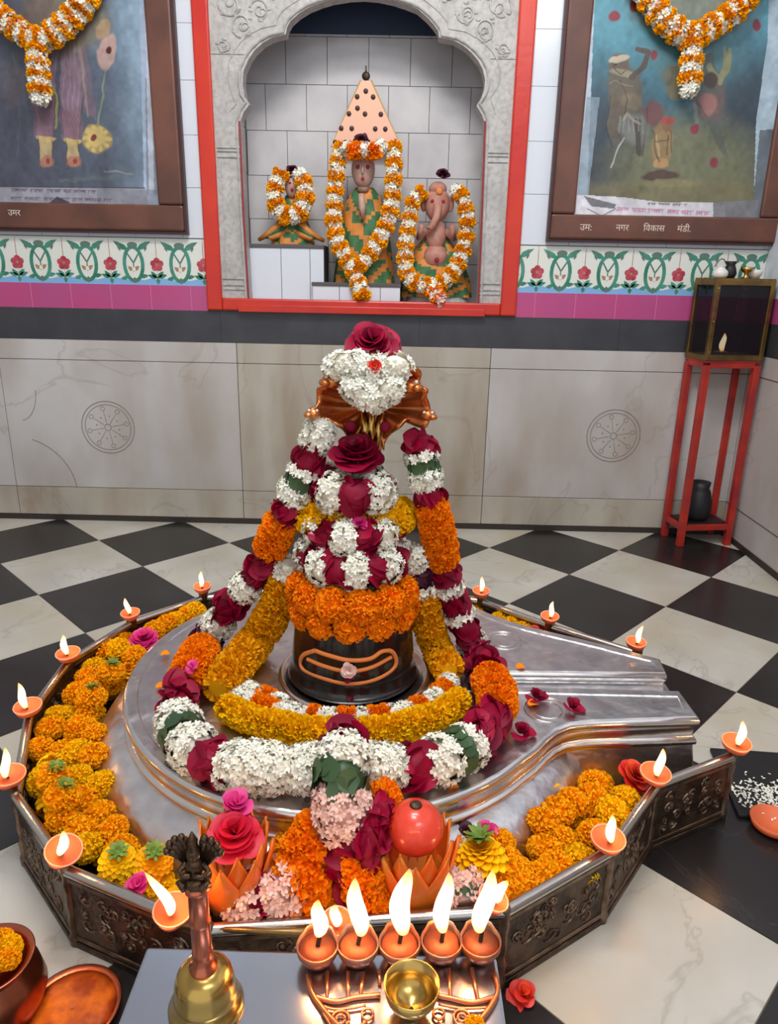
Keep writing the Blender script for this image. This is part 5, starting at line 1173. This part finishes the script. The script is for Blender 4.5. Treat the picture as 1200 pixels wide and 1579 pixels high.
c0 = F(362, 1398, .135); rose_thing('rose', (c0[0]+.008, c0[1]+.0, c0[2]+.172), .056, (0, -.3, 1), 'red rose set in the left lotus holder', mat('bright red rose', srgb(226, 24, 50), .5, island=srgb(200, 16, 60)), n=26)
rose_thing('magenta_flower', tuple(W(366, 1240, -2.60)), .034, (.1, -.2, 1), 'magenta bud on top of the red rose in the left lotus holder', M_magenta, n=12)
rose_thing('magenta_flower', tuple(W(402, 1312, -2.63)), .018, (1, -.3, .4), 'small magenta petal sticking out right of the left lotus holder', M_magenta, n=6)

# ================================================================ OIL LAMPS ROUND THE RAILING
DY = [((312, 905), 'clay lamp on the holder at the back left beside the long garland', (.006, 0), 0, .055),
      ((201, 946), 'clay lamp with a squarish flame on the holder left of the back garland', (-.008, 0), 1, .05),
      ((105, 1008), 'clay lamp on the upper left railing corner', (0, 0), 2, .060),
      ((43, 1090), 'clay lamp on the left railing between the upper corner and the frame edge', (-.004, 0), 3, .070),
      ((14, 1196), 'leftmost clay lamp, cut by the edge of the photo', (.006, 0), 4, .075),
      ((98, 1312), 'tilted clay lamp with a broad flame on the lower left railing corner', (.002, 0), 5, .070),
      ((267, 1404), 'clay lamp with a flame leaning left beside the bell handle', (-.045, .02), 6, .070),
      ((519, 1422), 'small clay lamp on the front railing behind the second flame of the five-flame lamp', (.0, 0), 7, .05),
      ((760, 1386), 'clay lamp on the front right railing corner behind the fifth flame', (-.002, 0), 8, .05),
      ((938, 1294), 'clay lamp on the right railing corner below the marigold heap', (-.008, 0), 9, .065),
      ((1011, 1193), 'clay lamp on the right railing beside the red flower', (0, 0), 10, .070),
      ((1136, 1146), 'rightmost clay lamp at the end of the right railing', (-.004, 0), 11, .065),
      ((742, 912), 'small clay lamp on the holder nearest the right side of the garland', (0, 0), 12, .052),
      ((848, 951), 'small clay lamp on the middle holder of the back right railing', (.002, 0), 13, .052),
      ((981, 991), 'small clay lamp on the last holder of the back right railing', (.006, 0), 14, .055)]
for (x, y), lb, ln, sd_, fh in DY:
    back = y < 1000; c0 = F(x, y, .252 if back else .222)
    tl = {98: (.25, .30), 267: (.15, .05), 760: (.1, .35), 519: (.2, 0), 14: (.1, .1)}.get(x, (.12, 0))
    diya(tuple(c0), lb, {519: .028, 760: .030}.get(x, .031 if back else .036), fh*1.1, .020 if back else .024, ln, tl, sd_, e=.25 if back else .75, group='clay oil lamps round the railing')
    if not back:
        mb = MB(); i_ = int(np.argmin([np.hypot(*(v-c0[:2])) for v in RV])); v = RV[i_]
        mb.tube([(v[0], v[1], .188), ((v[0]+c0[0])/2, (v[1]+c0[1])/2, .190), (c0[0], c0[1], .200)], [.006, .006, .012], M_brassd, 8); offset(mb.build('lamp_bracket', smooth=True), rail)

# ================================================================ STEEL TABLE, BELL, FIVE-FLAME LAMP
tb = thing('steel_table', (-.085, -3.22, 0), 'low steel table with a polished sheet top at the bottom edge of the photo', 'table')
mb = MB(); mb.box((-.317, -3.43, .430), (.147, -3.008, .4495), M_steel); offset(mb.build('table_top', bevel=.004), tb)
for x in (-.295, .125):
    for y in (-3.41, -3.03): mb = MB(); mb.box((x-.012, y-.012, 0), (x+.012, y+.012, .4295), M_steel); offset(mb.build('leg'), tb)
mb = MB(); mb.box((-.29, -3.40, .30), (.12, -3.385, .32), M_steel); offset(mb.build('stretcher'), tb)
bx, by = -.217, -3.088
bl = thing('hand_bell', (bx, by, .45), 'brass hand bell with a dark figure-topped handle on the steel table', 'bell')
mb = MB(); mb.lathe([(.046, .0), (.050, .001), (.0515, .005), (.048, .010), (.043, .018), (.0425, .022), (.0435, .024), (.0415, .027), (.0405, .040), (.037, .052), (.029, .060), (.018, .0635), (.012, .064)], (0, 0, 0), M_brass, 40); o = mb.build('bell_body', smooth=True); o.parent = bl; o.scale = (.88, .88, 1.0)
mb = MB(); mb.lathe([(.0165, .061), (.017, .066), (.0125, .069), (.0115, .085), (.0125, .088), (.0115, .091), (.0112, .13), (.0130, .133), (.0115, .137), (.0115, .178), (.0145, .181), (.014, .185), (.0105, .189)], (0, 0, 0), M_copper, 24); o = mb.build('handle', smooth=True); o.parent = bl
mb = MB(); z0 = .189
mb.lathe([(.010, z0), (.018, z0+.004), (.020, z0+.010), (.016, z0+.014)], (0, 0, 0), M_figure, 16)
mb.ell((0, -.004, z0+.024), (.013, .010, .016), M_figure, 12); mb.ell((0, -.006, z0+.046), (.009, .008, .010), M_figure, 12); mb.ell((0, -.014, z0+.045), (.002, .003, .003), M_figure, 6)
mb.lathe([(.008, z0+.052), (.006, z0+.060), (.007, z0+.064), (.001, z0+.076)], (0, -.005, 0), M_figure, 12)
for s_ in (-1, 1):
    mb.tube([(s_*.010, -.004, z0+.032), (s_*.019, -.008, z0+.024), (s_*.012, -.016, z0+.022), (s_*.002, -.018, z0+.026)], [.0045, .004, .0035, .003], M_figure, 8)
    mb.tube([(s_*.006, -.006, z0+.013), (s_*.018, -.014, z0+.010), (s_*.010, -.020, z0+.009)], [.006, .006, .005], M_figure, 8)
    for q in range(4):
        a = .35+q*.38; mb.tube([(s_*.008, .004, z0+.022+.004*q), (s_*(.010+.018*math.cos(a)), .003, z0+.034+.022*math.sin(a)), (s_*(.010+.024*math.cos(a-.1)), -.002, z0+.036+.028*math.sin(a))], [.005, .006, .0045], M_figure, 8)
        mb.ell((s_*(.010+.025*math.cos(a-.1)), -.003, z0+.037+.029*math.sin(a)), (.005, .005, .005), M_figure, 8)
o = mb.build('figure', smooth=True); o.parent = bl; o.scale = (.88, .88, 1)
# five-flame lamp
fx, fy = .02, -3.05
fl = thing('five_flame_lamp', (fx, fy, .45), 'five-flame prayer lamp with copper openwork handle plate and brass bowl, on the steel table', 'lamp')
def flp(x, y, z): return (x-fx, y-fy, z)
cupx = [(-.088, -3.024), (-.036, -3.020), (.018, -3.016), (.073, -3.012), (.124, -3.010)]
fh_ = [(.052, 0, 0), (.085, -.008, .03), (.098, .006, .034), (.090, .004, .028), (.094, .012, .03)]
for i, (x, y) in enumerate(cupx):
    mb = MB(); mb.lathe([(0, .0), (.012, .001), (.022, .008), (.0268, .018), (.0275, .027), (.0258, .028), (.0245, .020), (.017, .012), (0, .010)], flp(x, y, .003), M_cupgrey, 28)
    for k_, v in enumerate(mb.v):
        if v[1]-(y-fy) > .018: mb.v[k_] = (v[0], v[1]+.003, v[2]+.003)
    o = mb.build('cup', smooth=True); o.parent = fl
    mb = MB(); mb.lathe([(0, .0245), (.0235, .024)], flp(x, y, 0), M_clay, 20); c_ = mb.build('oil', smooth=True); c_.parent = o
    mb = MB(); mb.tube([flp(x, y, .026), flp(x+.002, y+.006, .034), flp(x+.001, y+.010, .044)], [.003, .003, .002], M_wick, 6); c_ = mb.build('wick', smooth=True); c_.parent = o
    h_, ln, wd = fh_[i]; wd = wd or .026
    c_ = flame_mesh(h_, wd, (ln, .004), i).build('flame', smooth=True); c_.parent = fl; c_.location = flp(x+.001, y+.010, .036)
    lamp_point(fl, flp(x, y+.010, .05+h_*.5), .95)
mb = MB()
def fb(pts, r_=.0026): mb.tube([flp(a, b, .0035) for a, b in pts], r_, M_openwork, 6)
def crv(pts, k=16): return [tuple(p) for p in spline([(a, b, 0) for a, b in pts], k)[0][:, :2]]
fb(crv([(-.098, -3.046), (-.090, -3.070), (-.070, -3.095), (-.04, -3.125), (-.02, -3.16)]), .0035); fb(crv([(.140, -3.035), (.142, -3.060), (.125, -3.088), (.095, -3.120), (.070, -3.16)]), .0035)
fb(crv([(-.088, -3.074), (-.06, -3.080), (-.035, -3.074), (-.005, -3.070)]), .003); fb(crv([(.138, -3.068), (.11, -3.076), (.085, -3.072), (.065, -3.068)]), .003)
for a, b in (((-.074, -3.04), (-.071, -3.076)), ((-.047, -3.04), (-.045, -3.076)), ((-.028, -3.04), (-.030, -3.072)), ((.060, -3.032), (.062, -3.070)), ((.082, -3.032), (.082, -3.072)), ((.112, -3.03), (.116, -3.074)), ((-.008, -3.036), (-.006, -3.055)), ((.046, -3.034), (.046, -3.055))): fb([a, b])
for c_, r_ in (((-.052, -3.102), .0105), ((-.052, -3.102), .0055), ((.094, -3.096), .010), ((.094, -3.096), .005), ((-.02, -3.095), .007), ((.066, -3.092), .007)):
    fb([(c_[0]+r_*math.cos(2*PI*i/14), c_[1]+r_*math.sin(2*PI*i/14)) for i in range(15)], .0018)
fb(crv([(-.082, -3.084), (-.062, -3.090), (-.04, -3.088), (-.022, -3.084)]), .0018); fb(crv([(-.075, -3.094), (-.055, -3.118), (-.035, -3.112), (-.02, -3.105)]), .0018)
fb(crv([(.128, -3.082), (.11, -3.084), (.09, -3.084), (.066, -3.080)]), .0018); fb(crv([(.12, -3.092), (.1, -3.11), (.08, -3.108), (.064, -3.103)]), .0018); fb(crv([(-.03, -3.13), (0, -3.12), (.03, -3.128), (.06, -3.12), (.08, -3.13)]), .0022)
for a, b in (((-.06, -3.116), (-.03, -3.14)), ((.10, -3.115), (.075, -3.14)), ((-.01, -3.12), (-.01, -3.15)), ((.05, -3.12), (.05, -3.15))): fb([a, b], .002)
o = mb.build('openwork_plate', smooth=True); o.parent = fl
mb = MB(); mb.lathe([(0, .002), (.010, .002), (.012, .005), (.022, .012), (.031, .026), (.034, .044), (.0325, .044), (.028, .026), (.018, .012), (0, .009)], flp(.0325, -3.088, .002), M_brass, 40); o = mb.build('bowl', smooth=True); o.parent = fl
mb = MB(); mb.ell(flp(.0325, -3.094, .013), (.0028, .0028, .001), M_wick, 8); c_ = mb.build('hole', smooth=True); c_.parent = o
o = loose('m', (.108, -3.108, .459), .012, 'tiny marigold scrap caught on the right of the openwork plate', None)

# ================================================================ POT AND DISH ON THE FLOOR, LEFT
c0 = F(2, 1530, .06); pt = thing('copper_pot', (c0[0]-.012, c0[1], 0), 'round copper pot full of marigolds on the floor at the lower left', 'pot')
mb = MB(); mb.lathe([(0, .001), (.05, .001), (.075, .02), (.088, .06), (.080, .10), (.066, .120), (.064, .128), (.076, .138), (.074, .140), (.060, .130), (.058, .118), (0, .10)], (0, 0, 0), M_copper, 40); o = mb.build('pot_body', smooth=True); o.parent = pt
for i in range(9):
    a = i*.698 if i < 8 else 0; q = .034 if i < 8 else 0; loose('my'[i % 2], (c0[0]-.012+q*math.cos(a), c0[1]+q*math.sin(a), .140+(.014 if i == 8 else 0)), .024, 'small marigold in the copper pot at the lower left', 'marigolds in the copper pot')
c0 = F(112, 1555, .02); ds = thing('offering_dish', (c0[0], c0[1], 0), 'shallow dish with orange powder paste on the floor beside the copper pot', 'dish')
mb = MB(); mb.lathe([(0, .001), (.05, .001), (.075, .012), (.086, .026), (.084, .028), (.072, .016), (.045, .008), (0, .007)], (0, 0, 0), M_copper, 40); o = mb.build('dish_body', smooth=True); o.parent = ds
mb = MB(); mb.lathe([(0, .020), (.03, .024), (.06, .022), (.078, .0205)], (0, 0, .0), mat('wet orange paste', srgb(236, 116, 26), .3, var=(srgb(160, 60, 20), 25, 3), bump=(.4, 50, .003)), 30); o = mb.build('paste', smooth=True); o.parent = ds
# red flower scrap on the floor by the front corner
rose_thing('red_flower', tuple(F(808, 1532, .012)), .03, (0, -.3, 1), 'small orange-red flower on the floor at the foot of the railing corner', M_redf, n=10)
# drain with wet debris at the right end of the railing
c0 = F(1165, 1215, 0); mb = MB()
mb.prism([[(c0[0]-.10, c0[1]-.12), (c0[0]+.16, c0[1]-.14), (c0[0]+.2, c0[1]+.14), (c0[0]-.06, c0[1]+.16)]], .0005, .012, M_black, axis='z'); tag(mb.build('drain_slab', bevel=.004), 'dark wet slab on the floor beyond the right end of the railing', 'slab')
mb = MB(); k = 420; q = rng.normal(size=(k, 2))*np.array([.05, .035]); q = np.clip(q, -.095, .095); Pq = np.c_[q[:, 0]+c0[0]+.02, q[:, 1]+c0[1]-.05, np.full(k, .014)]; Nq = np.tile([0, 0, 1.], (k, 1))
petals(mb, T_SPOON, Pq, rand_tan(Nq)+np.array([0, 0, .2]), Nq, .005, .008, M_whf); tag(mb.build('wet_petals'), 'wet pale petal litter on the dark slab at the right', 'petals', kind='stuff')
c0 = F(1180, 1268, .02); mb = MB(); mb.lathe([(0, 0), (.03, 0), (.05, .012), (.055, .03), (.052, .03), (.045, .014), (0, .008)], (c0[0]+.02, c0[1]-.0, .0008), M_clay, 28); tag(mb.build('clay_bowl', smooth=True), 'small reddish clay bowl on the floor at the right edge', 'bowl')
